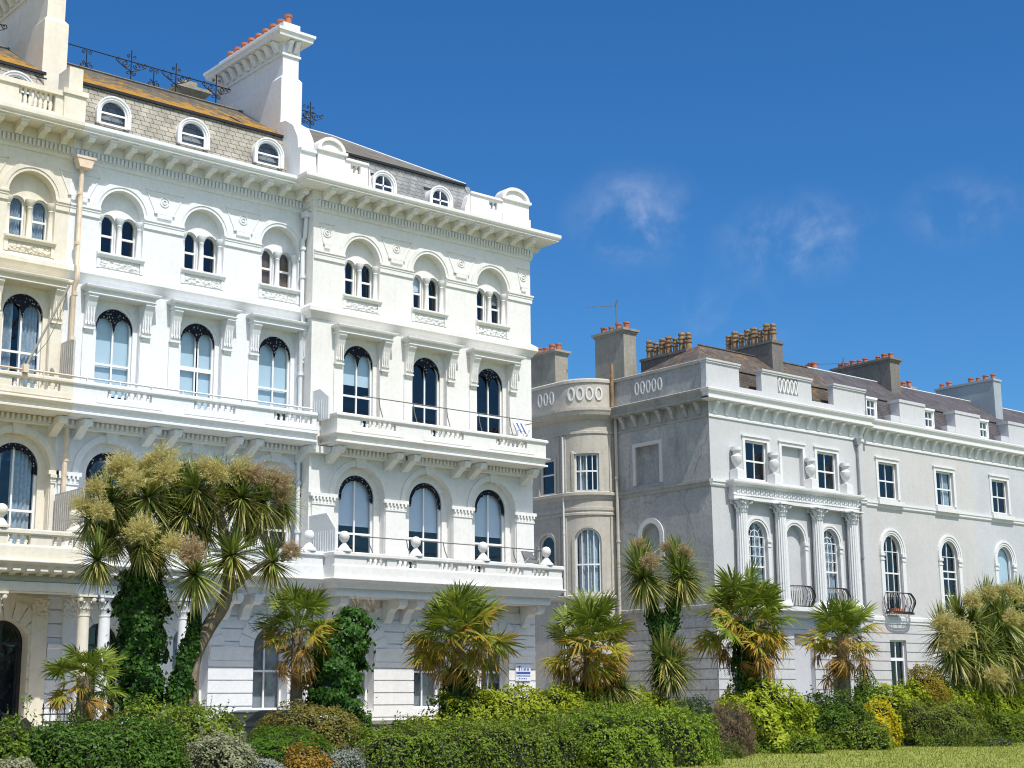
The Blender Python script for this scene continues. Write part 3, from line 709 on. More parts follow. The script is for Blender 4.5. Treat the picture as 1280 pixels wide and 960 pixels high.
def mansard(root,X0,X1,Yb,Yt,z0,z1,Yr,zr,hip,ml,mu):
    b=MB(); b.prism([(Yb,z0),(Yt-.05,z1-.25),(Yt,z1),(Yt+.3,z1),(Yb+.3,z0)],lambda p,q,t:(t,p,q),X0,X1-(0 if not hip else 2.2))
    part('mansard_roof',b,ml,root)
    if hip:
        b=MB(); xa=X1-2.2; b.add([(xa,Yb,z0),(xa,Yt,z1),(X1-2.48,Yt,z1),(X1-2.0,Yb,z0),(X1-2.48,Yt+5,z1),(X1-2.0,Yt+5,z0)],[(0,3,2,1),(3,5,4,2)]); part('mansard_roof',b,ml,root)
    u=MB(); xe=X1 if not hip else X1-2.48
    if hip:
        k=(Yr-Yt); u.add([(X0,Yt-.07,z1+.01),(xe+.07,Yt-.07,z1+.01),(xe-k,Yr,zr),(X0,Yr,zr),(xe+.07,Yr+k,z1+.01),(X0,Yr+k,z1+.01)],[(0,1,2,3),(1,4,2),(4,5,3,2)])
    else: u.add([(X0,Yt-.07,z1+.01),(X1,Yt-.07,z1+.01),(X1,Yr,zr),(X0,Yr,zr),(X0,Yr+3,z1),(X1,Yr+3,z1)],[(0,1,2,3),(3,2,5,4)])
    part('roof',u,mu,root)
    e=MB(); e.box(X0,xe+.05,Yt-.1,Yt-.02,z1-.04,z1+.05); part('eaves_strip',e,M['iron'],root)
    r=MB()
    if hip: r.tube([(X0,Yr,zr+.03),(xe-(Yr-Yt),Yr,zr+.03),(xe+.05,Yt-.05,z1+.05)],.05)
    else: r.tube([(X0,Yr,zr+.03),(X1,Yr,zr+.03)],.05)
    part('ridge_capping',r,M['lead'] if hip else M['roof_g'],root)
mansard(cream,9.7,17.6,42.75,43.2,19.4,21.12,46.2,23.0,False,M['slate_l'],M['roof_or'])
mansard(white,18.46,26.9,42.75,43.2,19.4,21.15,46.2,23.05,False,M['slate_l'],M['roof_or'])
mansard(warm,27.2,36.7,42.3,42.95,19.4,21.05,46.6,23.25,True,M['slate_lg'],M['roof_g'])
for c in (19.78,22.62,25.5): dormer_pair(white,c,42.7,19.8)
for c in (30.0,32.58): dormer_pair(warm,c,42.22,19.55,.42,two=True)
dormer_pair(cream,16.6,42.72,19.8)
def parapet_wall(root,mt,segs,Y,mk):
    b=MB()
    for x0,x1,z0,z1 in segs: b.box(x0,x1,Y,Y+.3,z0,z1)
    return part('parapet',b,mt,root)
# cream parapet
b=MB(); Y=42.05
b.box(9.7,16.4,Y,Y+.25,19.34,20.06); b.box(17.55,17.8,Y,Y+.25,19.34,20.06); b.box(16.4,17.55,Y,Y+.25,19.34,19.5); b.box(9.7,17.85,Y-.06,Y+.3,20.06,20.22); b.box(9.7,17.8,Y-.05,Y+.3,19.3,19.42)
b.box(17.8,18.5,Y-.08,Y+.9,19.3,20.16); b.box(17.74,18.56,Y-.14,Y+.95,20.16,20.32); b.box(17.95,18.4,Y,Y+.8,20.32,21.1)
pp=part('parapet',b,M['cream'],cream)
for k in range(7): inst('baluster',BALU['cream'],pp,(16.48+.16*k,Y+.12,19.5),0,(1.15,1.15,.56))
# warm parapets with segmental pediments
Y=41.93
def seg_ped(b,x0,x1,z,Y,d=.45):
    c=(x0+x1)/2; r=(x1-x0)/2; pts=[(c-r*math.cos(PI*i/12),z+.42*math.sin(PI*i/12)) for i in range(13)]
    b.prism(pts,lambda p,q,t:(p,t,q),Y+.05,Y+d)
    for i in range(12):
        p=[(c-r*1.06*math.cos(PI*(i+k)/12),z+.46*math.sin(PI*(i+k)/12)) for k in (0,1)]; q=[(c-r*.84*math.cos(PI*(i+k)/12),z+.34*math.sin(PI*(i+k)/12)) for k in (0,1)]
        b.add([(p[0][0],Y-.04,p[0][1]),(p[1][0],Y-.04,p[1][1]),(q[1][0],Y-.04,q[1][1]),(q[0][0],Y-.04,q[0][1]),(p[0][0],Y+d,p[0][1]),(p[1][0],Y+d,p[1][1]),(q[1][0],Y+.05,q[1][1]),(q[0][0],Y+.05,q[0][1])],[(0,1,2,3),(0,4,5,1),(3,2,6,7)])
for (bx0,bx1,lx0,lx1,sx0,sx1) in ((26.98,28.1,28.1,29.12,28.35,28.78),(35.3,36.62,33.72,35.3,34.64,35.06)):
    b=MB(); b.box(bx0-.03,bx1+.03,Y-.06,Y+.55,19.3,19.9); b.box(bx0,bx1,Y,Y+.5,19.9,20.5); b.box(bx0-.07,bx1+.07,Y-.09,Y+.55,20.5,20.6); seg_ped(b,bx0+.02,bx1-.02,20.6,Y)
    b.box(lx0,sx0,Y+.02,Y+.3,19.3,20.38); b.box(sx1,lx1,Y+.02,Y+.3,19.3,20.38); b.box(sx0,sx1,Y+.02,Y+.3,19.3,19.98); b.box(sx0,sx1,Y+.02,Y+.3,20.3,20.38); b.box(lx0+.02,lx1-.02,Y-.04,Y+.34,20.38,20.46)
    if bx0>30: b.prism([(33.45,19.3),(33.5,19.8),(33.62,20.2),(33.74,20.38),(33.74,19.3)],lambda p,q,t:(p,t,q),Y+.02,Y+.3)
    else: b.prism([(29.3,19.3),(29.24,19.8),(29.18,20.2),(29.1,20.38),(29.1,19.3)],lambda p,q,t:(p,t,q),Y+.02,Y+.3)
    if bx0>30: b.box(36.1,36.6,Y+.56,Y+6,19.3,20.3)
    pw=part('parapet',b,M['warm'],warm)
    for k in range(2): inst('baluster',BALU['warm'],pw,(sx0+.11+.21*k,Y+.16,19.98),0,(1.3,1.3,.32))
# party-wall chimneys
def big_chimney(root,x0,x1,yf,yb,zb,zs,zt,mt,pots,bend=True):
    c=MB(); c.box(x0,x1,yf,yb,zb,zs); c.add([(x0,yf,zs),(x1,yf,zs),(x1,yb,zs),(x0,yb,zs),(x0+.1,yf+.1,zs+.14),(x1-.1,yf+.1,zs+.14),(x1-.1,yb-.1,zs+.14),(x0+.1,yb-.1,zs+.14)],[(0,1,5,4),(1,2,6,5),(2,3,7,6),(3,0,4,7)])
    x0,x1,yf,yb=x0+.1,x1-.1,yf+.1,yb-.1
    c.box(x0,x1,yf,yb,zs+.14,zt-.9)
    loop=[(x0,(yf+yb)/2),(x0,yf),(x1,yf),(x1,yb),(x0,yb),(x0,(yf+yb)/2)]
    c.sweep([(-.1,zt-1.0),(.06,zt-1.0),(.06,zt-.92),(.03,zt-.9),(.03,zt-.5),(.36,zt-.42),(.38,zt-.3),(.44,zt-.24),(.44,zt-.14),(-.1,zt-.06)],loop)
    c.box(x0-.02,x1+.02,yf-.02,yb+.02,zt-.12,zt+.28)
    o=part('chimney',c,mt,root)
    y=yf+.2
    while y<yb-.1: br=MB(); br.prism([(0,zt-.86),(.08,zt-.86),(.3,zt-.5),(0,zt-.5)],lambda p,q,t:(x0-.03-p,t,q),y,y+.2); part('chimney_bracket',br,mt,o); y+=.5
    x=x0+.12
    while x<x1-.1: br=MB(); br.prism([(0,zt-.86),(.06,zt-.86),(.28,zt-.5),(0,zt-.5)],lambda p,q,t:(t,yf-.03-p,q),x,x+.16); part('chimney_bracket',br,mt,o); x+=.27
    for k in range(pots): inst('chimney_pot',POTR,o,((x0+x1)/2,yf+.25+(yb-yf-.5)*k/(pots-1),zt+.28))
    return o
big_chimney(white,26.4,27.26,43.5,48.3,20.6,23.55,25.45,M['white'],9)
big_chimney(cream,17.66,18.46,43.5,48.3,20.4,23.15,25.5,M['cream'],9)
# curved wing wall below the white chimney
b=MB(); b.prism([(42.0,19.35),(42.0,20.32),(41.92,20.34),(41.92,20.44),(42.12,20.46),(42.2,20.9),(42.5,21.4),(43.0,21.72),(43.55,21.78),(43.55,19.35)],lambda p,q,t:(t,p,q),26.3,26.95)
part('wing_wall',b,M['white'],white)
# rear stack
b=MB(); b.box(25.0,25.8,48.3,50.6,22.4,24.0); lp=[(25.0,49),(25,48.3),(25.8,48.3),(25.8,50.6),(25,50.6),(25,49)]
b.sweep([(-.05,24),(.05,24),(.3,24.28),(.3,24.4),(-.05,24.45)],lp); b.box(25.1,25.7,48.4,50.5,24.4,24.75); b.sweep([(-.05,23.6),(.06,23.6),(.06,23.68),(-.05,23.68)],lp)
part('chimney',b,M['chim'],white)
# iron cresting along the ridges
def spiral(b,c,r,turns,dirx,Y,th=.02,start=0):
    pts=[]
    n=int(14*turns)
    for i in range(n+1):
        a=start+2*PI*turns*i/n; rr=r*(1-.8*i/n); pts.append((c[0]+dirx*rr*math.cos(a),Y,c[1]+rr*math.sin(a)))
    b.tube(pts,th,5)
def cresting(root,xs,x0,x1,Y,z,zt,xl=()):
    b=MB(); b.tube([(x0,Y,zt),(x1,Y,zt)],.022,5)
    for x in xs:
        b.tube([(x,Y,z),(x,Y,zt+.42)],.022,5)
        for s in (-1,1):
            spiral(b,(x+s*.22,zt-.12),.15,1.3,s,Y,.02,PI); spiral(b,(x+s*.5,zt-.02),.11,1.2,s,Y,.018,PI); spiral(b,(x+s*.12,zt-.42),.1,1.2,s,Y,.018,PI/2); spiral(b,(x+s*.1,zt+.2),.07,1.2,s,Y,.016,-PI/2)
            b.tube([(x+s*.02,Y,zt-.35),(x+s*.22,Y,zt-.28),(x+s*.5,Y,zt-.13)],.018,5)
    for x in xl:
        b.tube([(x,Y,z),(x,Y,zt)],.02,5)
        for s in (-1,1): spiral(b,(x+s*.14,z+.16),.13,1.3,s,Y,.02,PI/2); spiral(b,(x+s*.1,zt-.1),.08,1.2,s,Y,.016,-PI/2)
    return part('cresting',b,M['iron'],root)
cresting(white,(21.95,23.68,25.3),18.9,25.9,46.2,23.05,23.8,(22.82,20.3))
cresting(warm,(29.2,29.6),28.6,29.8,46.6,23.3,24.0)
cresting(cream,(16.9,15.2),9.7,17.4,46.2,23.0,23.8)
# loose cables on the roof slopes
b=MB(); b.tube([(24.6,43.9,21.72),(25.3,43.5,21.3),(25.9,43.3,21.1),(26.28,43.2,21.05),(26.28,43.1,20.5)],.025,5); part('roof_cable',b,M['iron'],white)
b=MB(); b.tube([(15.2,44.4,22.0),(16.3,43.6,21.4),(17.3,43.2,21.0),(17.62,43.0,20.9)],.03,5); part('roof_cable',b,M['iron'],cream)
# ------------------------------------------------------------------ fittings on the terrace
# cream downpipe with hopper
b=MB(); b.prism([(18.42,18.3),(19.0,18.3),(18.9,18.02),(18.52,18.02)],lambda p,q,t:(p,t,q),42.2,42.5); b.box(18.4,19.04,42.18,42.5,18.3,18.38)
b.tube([(18.66,42.38,18.02),(18.66,42.38,14.95),(18.66,42.3,14.8),(18.66,42.3,14.4),(18.62,42.4,14.2),(18.62,42.4,11.2)],.075,8); b.tube([(18.62,42.4,9.85),(18.62,42.35,9.5),(18.62,42.4,9.2),(18.62,42.4,6.5)],.075,8)
for z in (17.2,15.6,14.0,12.6,8.9,7.7): b.tube([(18.64,42.4,z-.05),(18.64,42.4,z+.05)],.1,8)
part('downpipe',b,M['pipe_c'],cream,True)
b=MB(); b.box(26.7,27.0,42.2,42.5,18.1,18.28); b.tube([(26.83,42.35,18.1),(26.83,42.42,17.4),(26.78,42.46,17.3),(26.78,42.46,15.0),(26.78,42.35,14.8),(26.78,42.35,14.4),(26.78,42.46,14.2),(26.78,42.46,11.2)],.075,8); b.tube([(26.78,42.46,9.9),(26.78,42.46,6.5)],.07,8)
for z in (17.0,16.0,14.3,12.6,8.9,7.3): b.tube([(26.78,42.45,z-.05),(26.78,42.45,z+.05)],.1,8)
part('downpipe',b,M['pipe_w'],white,True)
# privacy screens on party lines
def screen(root,X,Yo,Yw,z0,zf,zb,mat):
    b=MB(); b.prism([(Yo,z0),(Yo,zf),(Yo+.5,zb),(Yw,zb),(Yw,z0)],lambda p,q,t:(t,p,q),X-.03,X+.03)
    y=Yo+.12
    while y<Yw: b.box(X-.042,X-.03,y,y+.02,z0+.05,zf-.05); y+=.14
    part('privacy_screen',b,mat,root)
M['screen_g']=plain('grey_screen_paint',(.50,.48,.45),.6); M['screen_w']=plain('white_screen_paint',(.70,.72,.73),.5,var=.04)
screen(cream,18.42,41.7,42.58,11.0,12.4,12.45,M['screen_g']); screen(warm,27.02,41.05,42.55,10.9,11.65,11.97,M['screen_w']); screen(warm,26.96,40.45,42.5,6.3,7.25,7.77,M['screen_w']); screen(cream,18.44,40.6,42.5,6.4,7.85,7.85,M['screen_g'])
# end-house wall sign (lettering in the photo is too small to read: strokes only)
sg=empty('wall_sign',(36.05,41.95,2.6),'small white house sign with a blue band on the corner of the white end house','sign')
b=MB(); b.box(35.72,36.42,41.9,41.95,2.48,3.06); part('board',b,M['sign_w'],sg)
b=MB(); b.box(35.74,36.4,41.894,41.9,2.72,2.8); b.box(35.74,36.4,41.894,41.9,2.64,2.67); part('band',b,M['sign_b'],sg)
b=MB(); x=35.8
b.box(35.79,35.97,41.894,41.9,2.98,3.0); b.box(35.86,35.9,41.894,41.9,2.83,2.98)
for k,(wd,h) in enumerate(((.03,.11),(.03,.08),(.06,.08),(.03,.11),(.05,.08),(.04,.08))):
    b.box(35.98+.065*k,35.98+.065*k+wd*.8,41.894,41.9,2.84,2.84+h)
for k in range(5): b.box(35.86+.08*k,35.9+.08*k,41.894,41.9,2.54,2.58)
part('lettering',b,M['sign_b'],sg)
# poster in a ground-floor window
b=MB(); b.box(22.5,22.95,42.98,42.985,1.9,2.25); part('window_notice',b,M['sign_b'],white)
b=MB(); b.box(22.5,22.95,42.97,42.98,1.66,1.88); part('window_notice',b,M['sign_w'],white)
b=MB(); b.box(18.02,18.14,42.52,42.555,2.0,2.42); part('brass_plate',b,plain('brass',(.5,.36,.1),.4,.6),cream)
# flagpole
fp=empty('flagpole',(16.87,41.5,11.2),'slanting grey flagpole fixed to the rail of the cream balcony','flagpole')
b=MB(); b.tube([(16.87,41.5,11.25),(17.05,41.45,11.75),(17.9,41.1,13.85)],.035,8); part('pole',b,plain('weathered_pole',(.33,.3,.27),.7),fp,True)
b=MB(); b.lathe([(.01,0),(.07,.04),(.08,.09),(.05,.14),(.01,.16)],(17.92,41.09,13.86),10); part('knob',b,M['pipe_c'],fp,True)
b=MB(); b.box(16.8,16.96,41.42,41.62,11.16,11.4); part('socket',b,M['pipe_c'],fp)
b=MB(); b.tube([(17.86,41.12,13.7),(17.7,41.2,12.9),(17.4,41.3,12.1),(17.0,41.46,11.5)],.01,4); part('halyard',b,M['steel'],fp)
# folding chairs on the balconies
M['stripe']=plain('blue_canvas',(.08,.11,.26),.8); M['canvas']=plain('white_canvas',(.72,.72,.72),.8)
def deckchair(x,y,z,label,mats):
    r=empty('folding_chair',(x,y,z),label,'chair')
    b=MB()
    for s in (0,.5):
        b.tube([(x+s,y,z),(x+s+.12,y+.55,z+.85)],.018,6); b.tube([(x+s,y+.6,z),(x+s+.02,y+.05,z+.55)],.018,6)
    b.tube([(x+.12,y+.55,z+.85),(x+.62,y+.55,z+.85)],.018,6); part('frame',b,M['pipe_w'],r)
    for k in range(5):
        b=MB(); u0,u1=x+.1*k,x+.1*(k+1); b.add([(u0,y+.1,z+.38),(u1,y+.1,z+.38),(u1+.1,y+.5,z+.84),(u0+.1,y+.5,z+.84),(u0,y+.13,z+.38),(u1,y+.13,z+.38),(u1+.1,y+.53,z+.84),(u0+.1,y+.53,z+.84)],[(0,1,2,3),(7,6,5,4),(0,3,7,4),(1,5,6,2)])
        part('canvas_strip',b,mats[k%2],r)
deckchair(35.4,41.15,10.98,'blue and white striped folding chair at the right end of the upper balcony',(M['canvas'],M['stripe']))
deckchair(35.3,40.65,6.2,'grey metal folding chair at the right end of the lower balcony',(M['steel'],M['steel']))
# swan-neck vents
for x,lab in ((26.28,'left one of two black swan-neck pipes above the ground floor arch'),(26.85,'right one of two black swan-neck pipes above the ground floor arch')):
    b=MB(); b.tube([(x,41.6,3.6),(x,41.6,4.8),(x+.03,41.6,4.95),(x+.1,41.6,5.03),(x+.2,41.6,5.0),(x+.24,41.6,4.9)],.045,7)
    tag(part('vent_pipe',b,M['iron'],None,True),lab,'pipe','swan-neck pipes by the white wall')
# ------------------------------------------------------------------ grey terrace
GX=46.54
def grey_house(name,label,X0,X1,Yw,mt,group='grey stucco terraced houses'):
    return empty(name,((X0+X1)/2,Yw,G0),label,'house',group)
def oval_ring(b,P,u,z,ru,rz,w0,w1,t=.035,n=12):
    for k in range(n):
        a0,a1=2*PI*k/n,2*PI*(k+1)/n; f=lambda a,s,w:P(u+(ru+s)*math.cos(a),w,z+(rz+s)*math.sin(a))
        b.quad(f(a0,t,w0),f(a1,t,w0),f(a1,-t,w0),f(a0,-t,w0)); b.quad(f(a0,t,w0),f(a1,t,w0),f(a1,t,w1),f(a0,t,w1)); b.quad(f(a0,-t,w0),f(a1,-t,w0),f(a1,-t,w1),f(a0,-t,w1)); b.quad(f(a0,t,w1),f(a1,t,w1),f(a1,-t,w1),f(a0,-t,w1))
CORN=[(0,13.36),(.05,13.38),(.05,13.46),(.02,13.5),(.02,14.02),(.36,14.06),(.4,14.1),(.4,14.16),(.34,14.2),(.36,14.34),(.44,14.42),(.46,14.5),(.4,14.54),(0,14.58)]
def cstrip(mat):
    mb=MB(); mb.prism([(0,0),(0,-.5),(.05,-.52),(.1,-.4),(.2,-.2),(.3,-.08),(.3,0)],lambda p,q,t:(t,-p,q),-.09,.09); return mb.mesh('cornice_bracket',mat)
CST=cstrip(M['trim']); CSS=cstrip(M['side'])
def balconette(root,x0,x1,Y,z0,z1):
    b=MB(); n=17; d=.44; c=(x0+x1)/2; rx=(x1-x0)/2
    def plan(t,o):
        cs,sn=math.cos(t),math.sin(t); X=-(abs(cs)**.55)*(1 if cs>0 else -1); Yv=sn**.55
        return c+X*(rx+o),Y-Yv*(d+o)
    def bar(t):
        pts=[]
        for i in range(9):
            f=i/8; o=.15*math.sin(PI*min(1,(1-f)*1.2))-.03*f
            x,y=plan(t,o-.1); pts.append((x,y,z0+(z1-z0)*f))
        b.tube(pts,.019,4)
    for i in range(n): bar(PI*(i+.0)/(n-1))
    for z,r,o in ((z1,.026,-.13),(z0+.02,.024,-.1)): b.tube([(*plan(PI*k/24,o),z) for k in range(25)],r,5)
    b.tube([(*plan(PI*k/24,-.06),z0-.04) for k in range(25)],.035,5)
    for k in range(1,16):
        x,y=plan(PI*k/16,-.06); b.box(x-.012,x+.012,y,Y,z0-.055,z0-.025)
    return part('balconette',b,M['iron'],root)
def surround(b,P,o,d=.16,w=-.05):
    ring(b,P,o.grow(d,0),o,w,0); b.slab(P,o.u0-d-.05,o.u1+d+.05,w-.05,0,o.zs+d,o.zs+d+.07)
# ---- corner house
corner=grey_house('terraced_house','pale grey corner house with fluted columns, urns and a weathered dark left side wall',46.54,57,42,None)
P=front(42.0); X1=57.0
w2=[Op(48.72,50.16,10.92,12.6,0),Op(51.12,52.56,10.92,12.6,0),Op(53.56,54.96,10.92,12.6,0)]
cc=[49.3,51.78,54.2]
w1=[Op(c-.62,c+.62,5.6,8.52,.64) for c in cc]
gf=[Op(48.85,50.0,1.5,4.5,0),Op(51.4,52.7,1.5,4.5,0),Op(53.9,55.1,1.5,4.5,0)]
b=MB(); wall(b,P,GX,X1,G0,5.55,gf,.22); wall(b,P,GX,X1,5.55,10.4,w1,.25); wall(b,P,GX,X1,10.4,14.6,w2,.2)
part('wall',b,M['grey'],corner)
b=MB(); b.quad((51.1,42.19,10.9),(52.6,42.19,10.9),(52.6,42.19,12.62),(51.1,42.19,12.62)); part('blank_panel',b,M['grey'],corner)
b=MB(); b.quad((51.1,42.24,5.6),(52.5,42.24,5.6),(52.5,42.24,9.2),(51.1,42.24,9.2)); part('blank_panel',b,M['grey'],corner)
b=MB(); b.quad((51.4,42.2,1.5),(52.7,42.2,1.5),(52.7,42.2,4.5),(51.4,42.2,4.5)); part('blank_panel',b,M['grey3'],corner)
b=MB(); b.box(GX+.1,X1-.1,43.2,43.3,G0,14.5); part('dark_room_sheet',b,M['room'],corner)
b=MB(); z=.5
while z<5.1: wall(b,P,GX,X1,z,z+.37,gf,0,-.03,edge=.03); z+=.42
part('rustication',b,M['grey'],corner)
b=MB(); b.sweep([(0,5.18),(.06,5.2),(.1,5.28),(.1,5.42),(.13,5.45),(.13,5.56),(0,5.6)],[(GX,42),(X1,42)]); part('string_course',b,M['trim'],corner); b=MB(); b.sweep([(0,10.46),(.04,10.46),(.07,10.52),(.07,10.62),(.11,10.64),(.11,10.74),(0,10.76)],[(GX,42),(47.6,42)]); part('string_course',b,M['trim'],corner); b=MB(); b.sweep([(0,10.46),(.04,10.46),(.07,10.52),(.07,10.62),(.11,10.64),(.11,10.74),(0,10.76)],[(55.95,42),(X1,42)])
part('string_course',b,M['trim'],corner)
for o in w2: b=MB(); surround(b,P,o); b.slab(P,o.u0-.18,o.u1+.18,-.07,0,10.76,10.9); part('window_surround',b,M['trim'],corner)
for o in w1:
    b=MB()
    for d0,d1,ww in ((0,.1,-.04),(.1,.2,-.07)):
        A,B_=o.grow(d1),o.grow(d0); A.zb=B_.zb=8.42; ring(b,P,A,B_,ww,0)
    for s in (-1,1):
        u=o.c+s*.72; b.slab(P,u-.1,u+.1,-.06,0,5.6,8.3); b.slab(P,u-.14,u+.14,-.1,0,8.3,8.42); b.slab(P,u-.12,u+.12,-.085,0,8.1,8.16)
    part('window_surround',b,M['trim'],corner)
c=lambda o:o.c
for i in (0,2):
    o=w2[i]; window(corner,P,o,.1,.07,rails=(11.74,),mulls=(o.c,),bw=.02)
    o=w1[i]; window(corner,P,o,.13,.06,rails=(7.25,),mulls=(o.c,o.c-.2,o.c+.2) if 0 else (o.c,),bw=.018,fan=True,bars=[(o.u0+.05,o.u1-.05,8.1,8.1),(o.u0+.05,o.u1-.05,7.7,7.7),(o.c-.3,o.c-.3,7.25,8.5),(o.c+.3,o.c+.3,7.25,8.5)],curtains=[(o.c,o.u1-.05)])
    o=gf[i]; window(corner,P,o,.12,.07,rails=(3.6,),mulls=(o.c,),bw=.022)
# aedicule: columns + entablature + urns
b=MB(); pe=[(47.5,42),(47.5,41.62),(56.0,41.62),(56.0,42)]
b.sweep([(-.3,9.96),(.06,9.96),(.06,10.12),(.09,10.14),(.09,10.18),(.03,10.2),(.03,10.5),(.1,10.52),(.16,10.58),(.26,10.62),(.28,10.68),(.28,10.74),(-.3,10.78)],[(47.6,41.98),(47.6,41.72),(55.95,41.72),(55.95,41.98)])
b.box(47.9,55.65,41.7,42.0,10.0,10.76)
en=part('entablature',b,M['trim'],corner)
b=MB(); x=47.75
while x<55.9:
    b.box(x,x+.09,41.64,41.69,10.24,10.46); b.lathe([(.01,0),(.06,.03),(.075,.09),(.05,.16),(.01,.18)],(x+.17,41.68,10.26),7); x+=.3
part('swag_frieze',b,M['trim'],en)
cm=column_mesh(M['trim'],9.96-5.6,.27,16)
for x in (48.0,50.5,53.0,55.45): inst('column',cm,corner,(x,41.68,5.6))
b=MB(); b.box(47.6,56.0,41.35,41.99,5.42,5.598); part('column_plinth',b,M['trim'],corner)
ub=MB(); ub.box(-.22,.22,-.22,.22,0,.42); ub.box(-.17,.17,-.17,.17,.42,.47); ub.lathe([(.12,.47),(.06,.53),(.09,.6),(.19,.74),(.235,.9),(.24,1.0),(.2,1.03),(.15,1.07),(.14,1.2),(.17,1.22),(.23,1.26),(.23,1.4),(.01,1.42)],n=14)
um=ub.mesh('urn',M['trim'],True)
for x in (47.9,50.3,52.78,55.25): inst('urn',um,corner,(x,41.75,10.77))
balconette(corner,48.6,50.0,41.9,5.62,6.5); balconette(corner,51.05,52.5,41.9,5.62,6.5); balconette(corner,53.5,54.95,41.9,5.62,6.5)
# ---- corner side wall and bow
PS=sidepl(GX); YB_=47.72
b=MB(); so=[Op(44.9,46.35,10.92,12.62,0),Op(45.0,46.1,5.8,8.66,.56)]
wall(b,PS,42.0,YB_,G0,14.6,so,.2)
b.quad((GX+.2,44.85,10.9),(GX+.2,46.4,10.9),(GX+.2,46.4,12.65),(GX+.2,44.85,12.65)); b.quad((GX+.2,44.9,5.7),(GX+.2,46.2,5.7),(GX+.2,46.2,9.3),(GX+.2,44.9,9.3))
R_=1.62; cx,cy=46.5,YB_+R_
def PB(u,w,z):
    # u: arc length from the corner with the side wall
    a=u/R_
    if a<=PI/2: return (cx-(R_-w)*math.sin(a),cy-(R_-w)*math.cos(a),z)
    e=u-R_*PI/2; return (cx-R_+w,cy+e,z)
UQ=R_*PI/2; UE=UQ+9
um_=UQ*.52
bo=[Op(um_-.56,um_+.56,10.82,12.5,0),Op(um_-.6,um_+.6,6.35,8.6,.6),Op(UQ+.5,UQ+1.5,10.82,12.4,0),Op(UQ+.55,UQ+1.6,6.0,8.5,.52)]
wall(b,PS,42.0,YB_,14.55,15.85,[],0)
part('side_wall',b,M['side'],corner)
b=MB(); wall(b,PB,0,UE,G0,15.85,bo,.18,du=.17); b.quad((GX,YB_,G0),(cx,YB_,G0),(cx,YB_,15.85),(GX,YB_,15.85))
part('bow_wall',b,M['bow'],corner)
bd=[]
for k,o in enumerate(bo):
    r=(11.72,) if k in (0,2) else (7.6,)
    ms=[o.c+d for d in ((-.28,0,.28) if k<2 else ())]
    window(corner,PB,o,.08,.07,rails=r,mulls=ms,bw=.022,du=.17,curtains=[(o.c-.5,o.c+.5)] if k==1 else ([(o.c-.05,o.c+.48)] if k==0 else None))
b=MB()
arc=[PB(u,0,0)[:2] for u in [UQ*i/10 for i in range(11)]]+[PB(UE,0,0)[:2]]
arc=arc[::-1]  # travel so that outward is on the right
b.sweep([(0,13.36),(.05,13.4),(.05,13.5),(0,13.52)],arc); b.sweep([(0,14.0),(.1,14.05),(.3,14.2),(.34,14.32),(.38,14.4),(.38,14.52),(0,14.6)],arc); b.sweep([(0,15.7),(.06,15.72),(.06,15.84),(0,15.9)],arc)
b.sweep([(0,10.44),(.06,10.48),(.1,10.6),(.16,10.64),(.16,10.76),(0,10.82)],arc); b.sweep([(0,9.75),(.06,9.77),(.06,9.86),(.02,9.9),(.06,9.98),(.06,10.1),(0,10.12)],arc); b.sweep([(0,6.02),(.06,6.05),(.16,6.12),(.16,6.24),(0,6.3)],arc)
for k,o in enumerate(bo):
    b3=MB(); ring(b3,PB,o.grow(.12,0),o,-.04,0); part('window_surround',b3,M['bow'],corner)
for u in (.06,.22,UQ-.2,UQ-.06,UQ+.2): 
    for za,zb_ in ((10.85,13.35),(6.3,9.7)): b.slab(PB,u-.05,u+.05,-.06,0,za,zb_); 
part('bow_moulding',b,M['bow'],corner)
for k in range(4): b=MB(); oval_ring(b,PB,um_-.62+.42*k,15.2,.14,.28,-.05,0,.034); part('oval_ring',b,M['trim'],corner)
for k in range(3): b=MB(); oval_ring(b,PB,UQ+.6+.4*k,15.2,.12,.28,-.05,0,.034); part('oval_ring',b,M['trim'],corner)
for k in range(5): b=MB(); oval_ring(b,PS,44.75+.35*k,15.22,.11,.27,-.05,0,.032); part('oval_ring',b,M['trim'],corner)
b=MB(); sp=[(GX,YB_-.02),(GX,42.0)]
b.sweep([(o_,z_+.005) for o_,z_ in CORN],[(GX,YB_-.02),(GX,42.008),(GX+.002,42.008)]); b.sweep([(0,10.46),(.04,10.46),(.07,10.52),(.07,10.62),(.11,10.64),(.11,10.74),(0,10.76)],sp); b.sweep([(0,5.18),(.06,5.2),(.1,5.28),(.1,5.42),(.13,5.45),(.13,5.56),(0,5.6)],sp)
b.sweep([(0,15.72),(.06,15.74),(.06,15.86),(0,15.9),(-.3,15.9),(-.3,15.72)],[(GX,YB_-.02),(GX,42.02)])
b4=MB(); ring(b4,PS,so[0].grow(.16,0),so[0],-.06,0); part('window_surround',b4,M['sidepale'],corner)
b4=MB(); ring(b4,PS,Op(44.78,46.32,7.6,8.66,.78),Op(45.0,46.1,7.6,8.66,.56),-.06,0); part('window_surround',b4,M['sidepale'],corner)
part('side_moulding',b,M['sidetrim'],corner)
for i in range(7): inst('cornice_bracket',CSS,corner,(GX-.02,42.5+.75*i,14.04),-PI/2)
b=MB(); z=.5
while z<5: wall(b,PS,42.0,YB_,z,z+.37,[],0,-.03,edge=.03); z+=.42
part('rustication',b,M['side'],corner)
